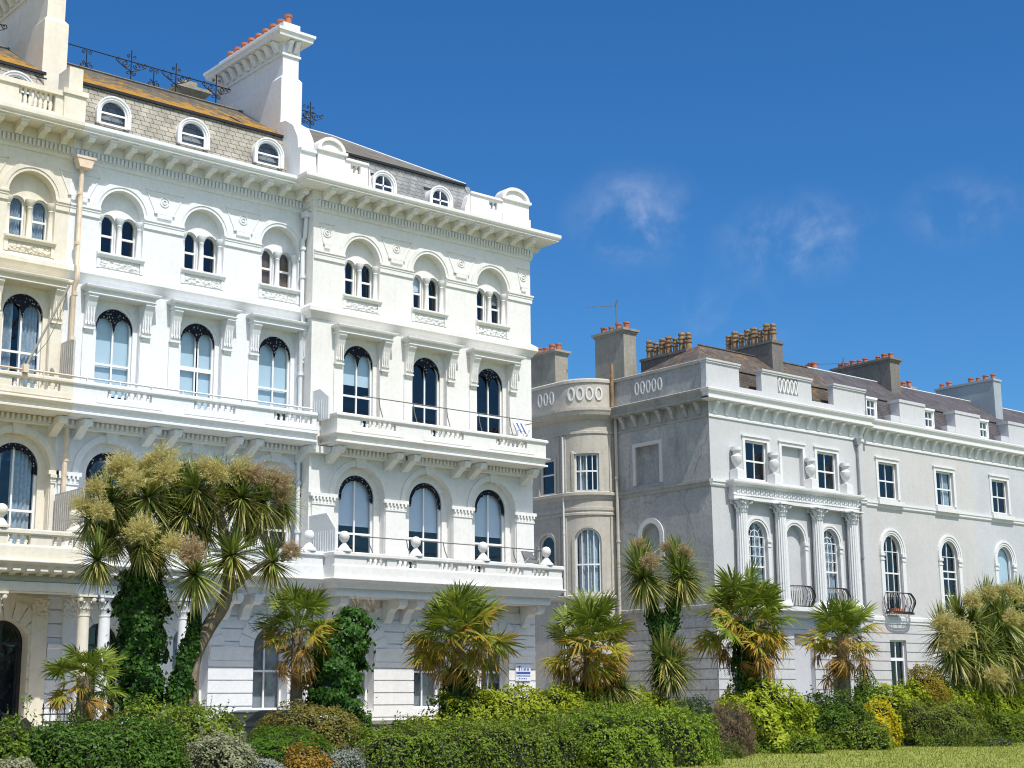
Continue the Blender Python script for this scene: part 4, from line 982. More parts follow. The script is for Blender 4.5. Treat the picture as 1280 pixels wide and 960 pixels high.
# front cornice, brackets, parapet
b=MB(); b.sweep(CORN,[(GX,42.012),(GX,42),(X1,42),(X1,42.3)]); cf=part('cornice',b,M['trim'],corner)
n=14
for i in range(n): inst('cornice_bracket',CST,cf,(GX+.3+(X1-GX-.5)*i/(n-1),41.98,14.04))
b=MB(); b.box(46.45,X1+.3,42.0,42.28,14.55,14.88); pa=part('parapet',b,M['grey'],corner)
for x0,x1 in ((46.45,48.56),(50.02,53.44),(54.98,57.35)):
    b=MB()
    if x0==50.02:
        for a,c_ in ((x0,51.1),(52.5,x1)): b.box(a,c_,42.0,42.3,14.88,15.72)
        b.box(51.1,52.5,42.0,42.3,14.88,14.95); b.box(51.1,52.5,42.1,42.3,14.95,15.72)
    else: b.box(x0+.03,x1,42.0,42.3,14.88,15.72)
    b.box(x0,x1+.04,41.95,42.36,15.72,15.8); b.box(x0-.02,x1+.06,41.92,42.4,15.8,15.88); part('block',b,M['grey'],pa)
for k in range(5): b=MB(); oval_ring(b,P,51.26+.27*k,15.33,.09,.29,-.02,.1,.03); part('oval_ring',b,M['trim'],pa)
# ---- the two further houses
gb=grey_house('terraced_house','warm grey house with a bow-fronted black balcony, between the columns and the blue-grey house',57,66.2,42.25,None)
gc=grey_house('terraced_house','blue-grey stucco house cut by the right edge of the photo',66.2,80,42.25,None)
PR=front(42.25)
for root,xa,xb,mt,cs in ((gb,57.0,66.2,M['grey2'],(59.1,63.72)),(gc,66.2,82.0,M['grey3'],(68.55,73.3,78.0))):
    o2=[Op(c-.72,c+.72,10.92,12.62,0) for c in cs]; o1=[Op(c-.67,c+.67,5.7,8.5,.72) for c in cs]; g0=[Op(c-.62,c+.62,1.4,4.38,0) for c in cs]
    b=MB(); wall(b,PR,xa,xb,G0,5.45,g0,.22); wall(b,PR,xa,xb,5.45,10.4,o1,.22); wall(b,PR,xa,xb,10.4,14.7,o2,.2)
    if xa==57.0: b.quad((57,42,G0),(57,42.25,G0),(57,42.25,14.6),(57,42,14.6))
    part('wall',b,mt,root)
    b=MB(); b.box(xa+.1,xb-.1,43.4,43.5,G0,14.5); part('dark_room_sheet',b,M['room'],root)
    b=MB(); z=.5
    while z<5.0: wall(b,PR,xa+.01,xb,z,z+.37,g0,0,-.03,edge=.03); z+=.42
    part('rustication',b,mt,root)
    b=MB(); b.sweep([(0,5.1),(.05,5.12),(.05,5.22),(.09,5.25),(.09,5.4),(0,5.45)],[(xa,42.25),(xb,42.25)]); part('string_course',b,M['trim'],root); b=MB(); b.sweep([(0,10.44),(.03,10.46),(.07,10.5),(.07,10.6),(.1,10.62),(.1,10.72),(0,10.74)],[(xa,42.25),(xb,42.25)])
    part('string_course',b,M['trim'],root)
    for o in o2: b=MB(); surround(b,PR,o,.17); b.slab(PR,o.u0-.26,o.u1+.26,-.2,0,10.6,10.8); part('window_surround',b,M['trim'],root)
    for o in o1:
        b=MB()
        for d0,d1,ww in ((0,.09,-.03),(.09,.2,-.06),(.2,.3,-.09)):
            A,B_=o.grow(d1),o.grow(d0); A.zb=B_.zb=8.36; ring(b,PR,A,B_,ww,0)
        for s in (-1,1): 
            u=o.c+s*.82; b.slab(PR,u-.13,u+.13,-.06,0,5.46,8.22); b.slab(PR,u-.16,u+.16,-.11,0,8.22,8.36); b.slab(PR,u-.15,u+.15,-.09,0,8.02,8.09)
        part('window_surround',b,M['trim'],root)
    for i,o in enumerate(o2): window(root,PR,o,.1,.07,rails=(11.76,),mulls=(o.c,),bw=.02,curtains=[(o.c,o.u1-.06)] if i==1 else None)
    for i,o in enumerate(o1):
        last=root is gc and i==0
        window(root,PR,o,.12,.06,rails=() if last else (7.75,7.4) if i else (7.45,),mulls=() if last else (o.c-.22,o.c+.22) if not i else (o.c,),bw=.02,bars=[] if last else [(o.u0+.05,o.u1-.05,8.45,8.45),(o.u0+.05,o.u1-.05,6.6,6.6)],blind=('blind',5.7) if last else None)
    for i,o in enumerate(g0): window(root,PR,o,.12,.07,rails=(3.55,3.48),mulls=(o.c,),bw=.03,blind=('blindw',3.2) if i else None)
    balconette(root,cs[0]-1.0,cs[0]+1.0,42.1,5.62,6.5)
    b=MB(); b.sweep(CORN,[(xa,42.25),(xb,42.25)]); cf=part('cornice',b,M['trim'],root)
    n=int((xb-xa)/.72)
    for i in range(n): inst('cornice_bracket',CST,cf,(xa+.36+(xb-xa-.6)*i/(n-1),42.23,14.04))
    b=MB(); b.box(xa+(.4 if xa==57 else 0),xb,42.3,42.5,14.56,14.69); part('gutter',b,M['grey'],root)
    for x0,x1 in ((60.45,62.5),(65.1,67.25),(69.9,71.9)):
        if xa<=x0<xb:
            b=MB(); b.box(x0,x1,42.28,43.2,14.68,15.72); b.box(x0-.04,x1+.04,42.24,43.2,15.72,15.86); b.box(x0-.72,x0,42.3,43.0,14.68,15.02)
            part('parapet_block',b,mt if root is gc else M['grey'],root)
# a red-brown flower box on the nearest balconette
b=MB(); b.box(58.35,59.35,41.9,42.08,5.63,5.8); tag(part('flower_box',b,M['pot'],None),'terracotta trough standing on the black bow-fronted balcony','flower box')
# dormer windows of the grey terrace
def sq_dormer(root,x0,x1,z0,z1,Y):
    Pd=front(Y); o=Op(x0+.06,x1-.06,z0+.05,z1-.08,0); b=MB(); b.box(x0,x0+.06,Y,Y+.8,z0,z1); b.box(x1-.06,x1,Y,Y+.8,z0,z1); b.box(x0-.03,x1+.03,Y-.04,Y+.9,z1-.08,z1+.02); b.box(x0,x1,Y,Y+.8,z0,z0+.05)
    d=part('dormer',b,M['sash'],root)
    window(d,Pd,o,.05,.07,rails=((z0+z1)/2,),mulls=(o.c,),bw=.02,name='sash')
    k=MB(); k.box(x0+.06,x1-.06,Y+.5,Y+.55,z0,z1-.08); part('dark_room_sheet',k,M['room'],d)
for root,x in ((gb,57.88),(gb,62.52),(gc,67.28),(gc,71.95)): sq_dormer(root,x,x+.82,14.7,15.68,42.32)
# roofs of the grey terrace
def gutter_roof(root,X0,X1,mt,hip=False):
    b=MB(); b.prism([(42.55,14.5),(42.95,15.85),(43.3,15.85),(43.0,14.5)],lambda p,q,t:(t,p,q),X0+(.9 if hip else 0),X1); part('mansard_roof',b,mt,root)
    u=MB()
    if hip: u.add([(47.0,42.9,15.86),(X1,42.9,15.86),(X1,45,17.4),(49.35,45,17.4),(47.0,47.4,15.86),(X1,47.4,15.86)],[(0,1,2,3),(0,3,4),(3,2,5,4)])
    else: u.add([(X0,42.9,15.86),(X1,42.9,15.86),(X1,45,17.4),(X0,45,17.4),(X0,47.4,15.86),(X1,47.4,15.86)],[(0,1,2,3),(3,2,5,4)])
    part('roof',u,mt,root)
    r=MB(); r.tube([(49.35 if hip else X0,45,17.43),(X1,45,17.43)],.05,6)
    part('ridge_capping',r,M['lead'] if not hip else M['roof_br'],root)
gutter_roof(corner,GX,57.0,M['roof_br'],True); gutter_roof(gb,57.0,66.2,M['roof_pu']); gutter_roof(gc,66.2,82,M['roof_pu'])
# blind oculus low on the bow's flat side
b=MB(); oval_ring(b,PB,UQ+.5,2.75,.42,.5,-.07,0,.13,20); part('oculus_surround',b,M['bow'],corner)
b=MB(); b.prism([(UQ+.5+.34*math.cos(k*PI/10),2.75+.42*math.sin(k*PI/10)) for k in range(20)],lambda u,z,t:PB(u,t,z),-.02,0); part('oculus_panel',b,M['side'],corner)
# flat roof behind, over the bow
b=MB(); fr=[(*PB(UQ*i/10,.05,0)[:2],14.7) for i in range(11)]+[(44.95,58.2,14.7),(60,58.2,14.7),(60,47.45,14.7),(46.6,47.45,14.7)]; b.add(fr,[tuple(range(len(fr)))]); part('flat_roof',b,M['lead'],corner)
b=MB(); b.box(46.75,46.85,47.95,58,G0,14.6); part('dark_room_sheet',b,M['room'],corner)
def stack(root,x0,x1,y0,y1,z0,z1,mt,pots,npot,cap=True,skip=(),ps=1):
    b=MB(); b.box(x0,x1,y0,y1,z0,z1)
    lp=[(x0,(y0+y1)/2),(x0,y0),(x1,y0),(x1,y1),(x0,y1),(x0,(y0+y1)/2)]
    if cap: b.sweep([(-.05,z1-.24),(.05,z1-.2),(.05,z1-.14),(.12,z1-.1),(.12,z1),(-.05,z1+.04)],lp)
    else: b.sweep([(-.05,z1-.1),(.05,z1-.1),(.05,z1+.02),(-.05,z1+.04)],lp)
    b.box(x0+.05,x1-.05,y0+.05,y1-.05,z1,z1+.05)
    o=part('chimney',b,mt,root)
    for k in range(npot):
        if k in skip: continue
        s=1+.12*math.sin(k*2.3); inst('chimney_pot',pots,o,((x0+x1)/2,y0+.2+(y1-y0-.4)*k/max(1,npot-1),z1+.05),k*.7,(s,s,s*ps))
    return o
stack(corner,47.35,48.15,47.75,49.65,15.0,18.45,M['chim'],POTR,4,ps=.75)
stack(corner,46.2,47.0,51.15,52.9,14.7,17.9,M['chim'],POTR,4,ps=.75)
stack(corner,49.6,50.4,46.0,48.9,14.8,17.45,M['chimd'],POTY,7,False)
stack(corner,53.2,53.95,43.95,47.1,16.0,18.02,M['chimd'],POTY,8,False)
stack(gb,62.55,63.35,44.15,47.7,16.0,18.58,M['chimd'],POTR,9,True,(3,),.55)
stack(gc,70.8,71.5,43.5,47.1,16.0,18.45,M['chimb'],POTR,8,False,(4,5),.6)
stack(gb,58.6,59.1,45.8,46.6,15.6,17.75,M['chim'],POTR,3,False,ps=.7); stack(gb,66.5,67.0,45.8,46.6,15.6,17.85,M['chim'],POTR,2,False,ps=.7)
def pipe(root,pts,mat,r=.06,n=8):
    b=MB(); b.tube(pts,r,n)
    for p in pts[1:-1]: b.tube([(p[0],p[1],p[2]-.05),(p[0],p[1],p[2]+.05)],r*1.4,n)
    part('downpipe',b,mat,root,True)
pipe(corner,[(56.45,41.9,13.4),(56.45,41.9,11),(56.4,41.9,8.0),(56.4,41.9,5.4)],M['pipe_g'],.05)
b=MB(); b.prism([(56.25,13.45),(56.65,13.45),(56.55,13.15),(56.35,13.15)],lambda p,q,t:(p,t,q),41.8,42.0); part('rain_hopper',b,M['pipe_g'],corner)
pipe(corner,[(46.42,47.45,14.3),(46.42,47.45,11.4),(46.42,47.45,8.6),(46.42,47.45,5.0)],M['bow'],.07); pipe(corner,[(46.4,47.6,14.5),(46.4,47.6,16.6)],M['poty'],.08)
pipe(corner,[(44.8,49.2,13.3),(44.8,49.2,9),(44.8,49.2,3)],M['trim'],.04)
# aerials
def aerial(x,y,z,L,label,h=1.1):
    r=empty('tv_aerial',(x,y,z),label,'aerial','television aerials on the chimneys')
    b=MB(); b.tube([(x,y,z),(x,y,z+h)],.022,6); part('mast',b,M['steel'],r)
    b=MB(); e=Vector((-.75,.66,-.03)); p0=Vector((x,y,z+h-.08)); b.tube([p0+e*-.1,p0+e*L],.016,5)
    for k in range(9):
        c=p0+e*(L*(k+.5)/9); b.tube([c+Vector((.08,.09,0)),c-Vector((.08,.09,0))],.009,4)
    b.tube([p0+e*-.05+Vector((0,0,.3)),p0+e*.05],.02,5); b.tube([p0,p0+e*-.08+Vector((0,0,.28))],.02,5)
    part('antenna_array',b,M['steel'],r)
aerial(47.75,48.6,18.5,1.45,'television aerial on a thin mast above the four-pot corner chimney',1.3)
aerial(62.9,47.3,18.6,1.35,'television aerial behind the long red-pot chimney on the grey roof',.35)
# ------------------------------------------------------------------ ground
def struct(o,nm=None): o['kind']='structure'; return o
def ground_mat(name,cols,scale,rough=.95):
    m,nt,out=newmat(name); L=nt.links; p=geo_pos(nt)
    n=noise(nt,p,scale,8,.7); r=ramp(nt,[(.3+.4*i/(len(cols)-1),c) for i,c in enumerate(cols)]); L.new(n,r.inputs[0])
    bs=N(nt,'ShaderNodeBsdfPrincipled',Roughness=rough); L.new(r.outputs[0],bs.inputs['Base Color'])
    nb=noise(nt,p,scale*9,4); bm=N(nt,'ShaderNodeBump',Strength=.6,Distance=.05); L.new(nb,bm.inputs['Height']); L.new(bm.outputs[0],bs.inputs['Normal'])
    L.new(bs.outputs[0],out.inputs[0]); return m
M['lawn']=ground_mat('mown_grass',[(.13,.18,.02),(.25,.28,.04),(.36,.34,.09)],.9); M['ground']=ground_mat('gravel_ground',[(.36,.33,.28),(.45,.42,.36)],.8)
M['soil']=ground_mat('bed_soil',[(.03,.022,.014),(.06,.045,.03)],1.5)
M['asphalt']=ground_mat('asphalt',[(.13,.125,.12),(.18,.175,.165)],2)
M['paving']=ground_mat('paving',[(.38,.36,.33),(.46,.44,.4)],2)
def sheet(name,x0,x1,y0,y1,z,mat,n=1):
    b=MB(); b.quad((x0,y0,z),(x1,y0,z),(x1,y1,z),(x0,y1,z)); return struct(part(name,b,mat,None))
ZL=.10
sheet('ground',-900,1500,-1200,900,ZL-.012,M['ground']); sheet('lawn',-60,160,2,36,ZL,M['lawn'])
sheet('planting_bed',-20,120,32.6,35.1,ZL+.004,M['soil'])
sheet('path',-40,140,35.5,36.0,ZL+.008,M['paving'])
sheet('road',-60,160,36.0,39.6,ZL+.008,M['asphalt'])
b=MB(); b.box(-40,140,39.6,42.0,ZL,ZL+.12); struct(part('pavement',b,M['paving'],None))
# low garden wall behind the beds
b=MB(); b.box(8,60,35.12,35.38,ZL,1.16); b.box(7.95,60.05,35.07,35.43,1.16,1.26)
tag(part('garden_wall',b,M['chim'],None),'low weathered stone wall showing in the gap behind the brown-green hedge','wall')
# area railings in front of the cream house
rl=empty('area_railing',(17.5,40.9,.2),'black iron railing with pointed finials in front of the cream porch','railing')
b=MB(); x=at(54,890,39.9).x; xr1=at(94,890,39.9).x
b2=MB()
while x<xr1:
    b.tube([(x,39.9,.22),(x,39.9,1.62)],.016,5); b2.lathe([(.012,0),(.04,.05),(.02,.09),(.03,.12),(.005,.2)],(x,39.9,1.62),6); x+=.2
for z in (.45,1.3,1.5): b.box(at(52,890,39.9).x,xr1,39.88,39.92,z,z+.035)
part('bars',b,M['iron'],rl); part('finial',b2,M['iron'],rl)
# parked car, only its roof shows above the hedge
M['carpaint']=plain('dark_car_paint',(.03,.034,.045),.25,.3,var=.05); M['carglass']=plain('car_glass',(.02,.025,.03),.05,spec=.8,var=0); M['tyre']=plain('tyre_rubber',(.02,.02,.02),.85); M['alloy']=plain('wheel_alloy',(.4,.4,.42),.3,.8)
car=empty('parked_car',(22.4,37.6,.12),'dark grey parked car whose roof shows between the hedges by the white house','car')
def carpart(nm,prof,y0,y1,mat,inset=0):
    b=MB(); b.prism(prof,lambda p,q,t:(20.3+p,t,.12+q),y0,y1); return part(nm,b,mat,car,False)
carpart('body',[(0,.35),(.05,.62),(.25,.78),(1.0,.9),(3.7,.92),(4.2,.86),(4.3,.55),(4.25,.3),(.1,.28)],36.75,38.45,M['carpaint'])
carpart('roof',[(1.75,1.40),(2.0,1.45),(2.9,1.45),(3.3,1.38),(3.3,1.34),(1.75,1.35)],36.92,38.28,M['carpaint'])
carpart('cabin_glass',[(1.02,.9),(1.75,1.36),(3.3,1.36),(3.9,.92)],36.9,38.3,M['carglass'])
for x in (21.1,23.8):
    for y in (36.72,38.3):
        b=MB(); b.prism([(.32*math.cos(a*PI/9),.32*math.sin(a*PI/9)) for a in range(18)],lambda p,q,t:(x+p,t,.44+q),y,y+.2); w=part('wheel',b,M['tyre'],car)
        b=MB(); b.prism([(.2*math.cos(a*PI/9),.2*math.sin(a*PI/9)) for a in range(18)],lambda p,q,t:(x+p,t,.44+q),y-.01,y+.21); part('rim',b,M['alloy'],w)
b=MB(); b.box(21.45,21.6,36.58,36.76,1.02,1.16); part('mirror',b,M['carpaint'],car)
# ------------------------------------------------------------------ foliage
def np_mesh(name,V,Fc,mats,mi=None):
    me=bpy.data.meshes.new(name); n=len(V); k=Fc.shape[1]
    me.vertices.add(n); me.vertices.foreach_set('co',V.astype(np.float32).ravel())
    me.loops.add(Fc.size); me.loops.foreach_set('vertex_index',Fc.astype(np.int32).ravel())
    me.polygons.add(len(Fc)); me.polygons.foreach_set('loop_start',np.arange(0,Fc.size,k,dtype=np.int32)); me.polygons.foreach_set('loop_total',np.full(len(Fc),k,dtype=np.int32))
    for m in mats: me.materials.append(m)
    if mi is not None: me.polygons.foreach_set('material_index',mi.astype(np.int32))
    me.update(calc_edges=True); return me
def leaves(C,Nn,L,W,up=.35,spread=.9):
    """kite leaves at centres C, facing roughly along Nn"""
    n=len(C); r=RNG.normal(size=(n,3))*spread*.6; nn=Nn+r; nn[:,2]+=up; nn/=np.linalg.norm(nn,axis=1)[:,None]
    t=RNG.normal(size=(n,3)); t-=nn*(t*nn).sum(1)[:,None]; t/=np.linalg.norm(t,axis=1)[:,None]; s=np.cross(nn,t)
    l=(L*RNG.uniform(.5,1.55,n))[:,None]; w=(W*RNG.uniform(.7,1.2,n))[:,None]
    V=np.stack([C-t*l*.5,C+s*w*.5+nn*w*.12,C+t*l*.5,C-s*w*.5+nn*w*.12],1).reshape(-1,3)
    return V,np.arange(4*n).reshape(-1,4)
def lump(p,seed,a):
    k=np.array([[1.3,2.1,.7],[2.9,-1.2,1.9],[-2.2,3.1,2.7],[4.3,2.4,-3.4]])
    s=np.zeros(len(p))
    for i,v in enumerate(k): s+=np.sin(p@v+seed*1.7+i*2.1)/(1+i*.45)
    return 1+a*s/2
M['twig']=plain('twig_bark',(.17,.12,.075),.9,var=.3)
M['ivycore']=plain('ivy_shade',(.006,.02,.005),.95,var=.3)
M['core']=plain('inner_leaf_shade',(.012,.018,.006),.95,var=.4)  # near-black colour paints the shade in the gaps between leaves
def shrub(name,label,cat,px0,px1,ytop,Y,depth,cols,L=.10,W=.06,dens=330,k=3.2,a=.10,rough=.45,group=None,zb=ZL,shoots=0,up=.35,long=False):
    c=at((px0+px1)/2,880,Y); ct=at((px0+px1)/2,ytop,Y); h=ct.z-zb
    m=mpp((px0+px1)/2,Y); half=(px1-px0)/2*m
    if long:
        x0,x1=at(px0,880,Y).x,at(px1,880,Y).x; rx=(x1-x0)/2; ry=depth; ctr=np.array([(x0+x1)/2,Y,zb])
        rot=np.eye(3)
    else:
        v=(c-Vector((0,0,CZ))); v.z=0; v.normalize(); rx=half; ry=depth; ctr=np.array([c.x,Y,zb])
        rot=np.array([[v.y,-v.x,0],[v.x,v.y,0],[0,0,1]]).T   # local x across the view
    dims=np.array([rx,ry,h])
    # sample on box faces (top, four sides)
    ar=np.array([4*rx*ry,2*rx*h,2*rx*h,2*ry*h,2*ry*h]); n=int(min(90000,dens*ar.sum()))
    f=RNG.choice(5,n,p=ar/ar.sum()); u=RNG.uniform(-1,1,n); w=RNG.uniform(-1,1,n); z=RNG.uniform(0,1,n)
    p=np.zeros((n,3)); 
    p[:,0]=np.where(f==3,1,np.where(f==4,-1,u)); p[:,1]=np.where(f==1,1,np.where(f==2,-1,w)); p[:,2]=np.where(f==0,1,z)
    r=(np.abs(p)**k).sum(1)**(-1/k); q=p*r[:,None]
    nrm=np.sign(q)*np.abs(q)**(k-1)/dims; nrm/=np.linalg.norm(nrm,axis=1)[:,None]
    wp=q*dims; seed=abs(px0*.37+Y)
    g=lump(wp*1.6,seed,a)*lump(wp*4.5,seed+3,a*.5)
    inn=1-np.abs(RNG.normal(0,.05/ max(.3,min(dims)),n)); 
    wp=wp*(g*inn)[:,None]
    wp=wp@rot.T+ctr; nr=nrm@rot.T
    V,Fc=leaves(wp,nr,L,W,up)
    tws=None
    if shoots:
        # stray shoots above the clipped surface
        ns=int(shoots); i=RNG.choice(n,ns); b0=wp[i]; d=nr[i]*.4+np.array([0,0,.9])+RNG.normal(size=(ns,3))*.25; d/=np.linalg.norm(d,axis=1)[:,None]
        hh=RNG.uniform(.1,.38,ns)
        cs=np.concatenate([b0+d*(hh*t)[:,None] for t in (.3,.55,.8,1)]); V2,F2=leaves(cs,np.tile(d,(4,1)),L,W,.1,1.4); Fc=np.concatenate([Fc,F2+len(V)]); V=np.concatenate([V,V2]); tws=(b0-d*.12,b0+d*hh[:,None],np.cross(d,RNG.normal(size=(ns,3)))*.006)
    # dark core
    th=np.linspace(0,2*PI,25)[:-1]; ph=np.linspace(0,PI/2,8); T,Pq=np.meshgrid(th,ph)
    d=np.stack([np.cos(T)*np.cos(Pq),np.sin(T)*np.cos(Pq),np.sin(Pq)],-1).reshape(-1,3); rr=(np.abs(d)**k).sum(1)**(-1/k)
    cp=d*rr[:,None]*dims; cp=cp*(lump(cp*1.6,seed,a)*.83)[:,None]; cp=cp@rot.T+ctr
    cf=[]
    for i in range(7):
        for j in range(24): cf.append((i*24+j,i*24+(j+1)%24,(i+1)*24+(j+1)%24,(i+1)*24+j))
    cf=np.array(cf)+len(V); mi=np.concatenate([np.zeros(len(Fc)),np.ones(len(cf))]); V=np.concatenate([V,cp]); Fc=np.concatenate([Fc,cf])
    if tws:
        A_,B_,s_=tws; tv=np.stack([A_-s_,A_+s_,B_+s_*.5,B_-s_*.5],1).reshape(-1,3); tf=np.arange(len(tv)).reshape(-1,4)+len(V); V=np.concatenate([V,tv]); Fc=np.concatenate([Fc,tf]); mi=np.concatenate([mi,np.full(len(tf),2)])
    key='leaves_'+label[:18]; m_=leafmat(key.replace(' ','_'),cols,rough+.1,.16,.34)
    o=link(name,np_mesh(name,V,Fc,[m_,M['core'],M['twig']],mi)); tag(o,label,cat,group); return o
YG=[(.14,.20,.014),(.28,.34,.022),(.42,.46,.04),(.52,.53,.10)]
LIME=[(.15,.22,.014),(.30,.38,.022),(.44,.5,.04),(.52,.54,.10)]
DG=[(.035,.085,.016),(.075,.15,.022),(.14,.25,.03),(.24,.34,.06)]
OL_=[(0.068,0.088,0.019),(0.135,0.155,0.030),(0.216,0.230,0.054),(0.297,0.284,0.095)]
OL=[(.06,.11,.014),(.13,.205,.02),(.24,.31,.035),(.38,.42,.08)]
OLB=[(.10,.10,.025),(.2,.18,.04),(.29,.25,.06),(.36,.33,.11)]
GG=[(0.135,0.162,0.081),(0.270,0.284,0.162),(0.405,0.405,0.257),(0.486,0.459,0.297)]
GR=[(0.162,0.189,0.162),(0.324,0.351,0.297),(0.459,0.486,0.432)]
YEL=[(0.270,0.243,0.014),(0.567,0.459,0.020),(0.620,0.567,0.027),(0.405,0.405,0.041)]
ORG=[(.26,.13,.02),(.42,.22,.03),(.38,.28,.05),(.16,.18,.03),(.2,.22,.04)]
BRN=[(0.108,0.081,0.041),(0.189,0.135,0.081),(0.270,0.203,0.121),(0.162,0.162,0.054)]
H='clipped hedges and shrubs in the garden bed'
sh=lambda *a,**k: shrub(*a,group=H,**k)
sh('hedge','long bright yellow-green clipped hedge in front of the white end house','hedge',512,872,861,33.2,1.0,YG,long=True,dens=300,L=.12,W=.07,shoots=300,a=.08)
sh('hedge','bright lime hedge at the right, behind the yellow bush','hedge',1062,1330,853,33.6,1.1,LIME,long=True,dens=260,L=.13,W=.08,shoots=200,a=.09)
sh('hedge','large dark olive clipped hedge at the bottom centre edge','hedge',438,722,903,28.6,1.3,OL,long=True,dens=480,L=.07,W=.045,a=.10,k=3.4,shoots=260)
sh('hedge','mid green clipped hedge block right of the large olive hedge','hedge',700,858,886,28.6,1.9,[(.08,.15,.016),(.17,.27,.024),(.29,.38,.04),(.4,.46,.08)],long=True,dens=460,L=.08,W=.05,a=.12,k=3.4,shoots=260)
sh('shrub','brown-green rounded hedge below the ivy-clad palm stump','shrub',318,462,881,31.4,1.3,OLB,dens=420,L=.08,W=.05,k=2.7)
sh('shrub','olive shrub under the two tall cabbage palm trunks','shrub',118,305,882,31.6,1.2,OL+[(.34,.32,.06)],dens=400,L=.09,W=.055,shoots=200,k=2.8,a=.14)
sh('hedge','dark glossy green hedge at the lower left, below the small fan palm','hedge',28,236,903,29.6,1.1,DG,dens=460,L=.10,W=.05,rough=.35,k=3.4,shoots=160)
sh('shrub','bright green leafy shrub at the bottom left corner','shrub',-30,38,905,29.4,1.0,[(.06,.1,.015),(.14,.22,.02),(.22,.3,.04)],dens=400,L=.10,W=.06,shoots=60,k=2.6,a=.14)
sh('shrub','grey-leaved low plant in the bottom left corner','shrub',-20,60,945,28.2,.6,GG,dens=440,L=.09,W=.05,k=2.4,a=.14)
sh('shrub','grey-green variegated shrub at the bottom edge left of the orange plant','shrub',226,332,920,28.9,1.0,GG,dens=460,L=.085,W=.05,k=2.5,a=.14,shoots=60)
sh('shrub','low vivid green needle-leaved shrub under the brown-green hedge','shrub',296,418,907,29.9,.9,[(.05,.12,.012),(.11,.22,.018),(.18,.32,.03)],dens=560,L=.15,W=.022,up=1.2,k=2.4,a=.12)
sh('shrub','orange and yellow low plant at the bottom edge','shrub',352,418,936,28.5,.5,ORG,dens=520,L=.08,W=.045,k=2.2,a=.2,shoots=80)
sh('shrub','silvery grey low shrub at the bottom edge beside the orange plant','shrub',398,466,936,28.6,.6,GR,dens=520,L=.08,W=.03,k=2.3,a=.16,shoots=60)
sh('shrub','small silvery bush below the grey-green variegated shrub','shrub',300,362,946,28.2,.5,GR,dens=500,L=.08,W=.03,k=2.3,a=.16)
sh('shrub','small round green bush beside the ivy-clad stump','shrub',428,468,872,33.0,.6,DG+[(.24,.3,.06)],dens=540,L=.08,W=.05,k=2.2)
sh('shrub','narrow dark blue-green shrub at the right end of the hedge block','shrub',842,892,866,30.8,.9,[(.035,.07,.03),(.08,.12,.05),(.13,.17,.08)],dens=560,L=.08,W=.04,k=2.7,a=.12,shoots=60)
sh('shrub','bare brown twiggy shrub between dark and lime bushes','shrub',872,940,880,31.2,1.0,BRN,dens=480,L=.16,W=.018,shoots=420,k=2.2,a=.2,up=.8)
sh('shrub','lime variegated shrub with pale hanging leaves near the lawn','shrub',890,1018,857,32.6,1.4,LIME+[(.6,.56,.16)],dens=250,L=.21,W=.07,a=.2,shoots=160,k=2.4)
sh('shrub','mid green leafy bush between lime shrub and yellow bush','shrub',988,1090,870,32.8,1.3,[(.04,.09,.014),(.1,.18,.02),(.2,.3,.04)],dens=360,L=.12,W=.06,a=.17,shoots=160,k=2.4)
sh('shrub','bright yellow flowering bush in the middle of the right bed','shrub',1058,1122,877,32.7,.9,YEL,dens=500,L=.09,W=.06,a=.18,k=2.3,shoots=60)
sh('shrub','dense dark olive bush right of the yellow bush','shrub',1098,1236,876,32.2,1.3,[(.07,.12,.018),(.15,.20,.025),(.27,.29,.045),(.38,.36,.10)],dens=420,L=.08,W=.045,a=.16,shoots=160,k=2.4)
sh('shrub','low mixed green plants at the lawn edge under the yellow bush','shrub',1005,1122,905,31.7,.7,OL+[(.4,.24,.04)],dens=440,L=.09,W=.05,a=.26,k=2.2,shoots=140)
sh('shrub','green bush at the right edge under the lime hedge','shrub',1176,1336,890,32.4,1.0,[(.07,.12,.015),(.17,.25,.025),(.3,.38,.04)],dens=360,L=.11,W=.06,a=.18,k=2.3,shoots=120)
sh('shrub','low light green strip of plants along the lawn left of the olive bush','shrub',905,1040,922,31.6,.6,[(.08,.15,.018),(.18,.27,.025),(.27,.36,.05)],dens=440,L=.10,W=.05,a=.24,k=2.2,shoots=160)
sh('shrub','tufted low green plants at the lawn edge under the olive bush','shrub',1110,1260,918,31.2,.5,[(.08,.14,.018),(.18,.25,.025),(.28,.34,.05)],dens=440,L=.11,W=.035,a=.28,k=2.1,shoots=200)
sh('shrub','small orange and green plant beside the dark end of the hedge block','shrub',848,880,928,29.6,.5,ORG+[(.2,.24,.04)],dens=500,L=.09,W=.05,k=2.1,a=.2,shoots=60)
sh('shrub','tall grassy clump at the foot of the brown twiggy shrub','shrub',866,930,934,30.0,.6,[(.06,.11,.016),(.14,.21,.025),(.24,.3,.05)],dens=460,L=.16,W=.022,k=2.1,a=.25,up=.9,shoots=120)
sh('shrub','golden-brown domed bush against the grey wall','shrub',1130,1194,827,33.1,.8,[(.2,.16,.016),(.34,.26,.025),(.46,.34,.04)],dens=1000,L=.09,W=.05,k=2.2,shoots=80)
sh('shrub','small green domed bush right of the brown fan palm','shrub',1066,1102,833,34.2,.7,DG+[(.28,.34,.04)],dens=500,L=.1,W=.06,k=2.2)
sh('shrub','orange-leaved sprig at the foot of the right cabbage palm','shrub',1262,1300,838,33.9,.6,ORG,dens=460,L=.1,W=.05,k=2.2)
sh('shrub','small dark bush in front of the weathered side wall','shrub',690,716,868,34.4,.5,OL,dens=420,L=.09,W=.05,k=2.2)
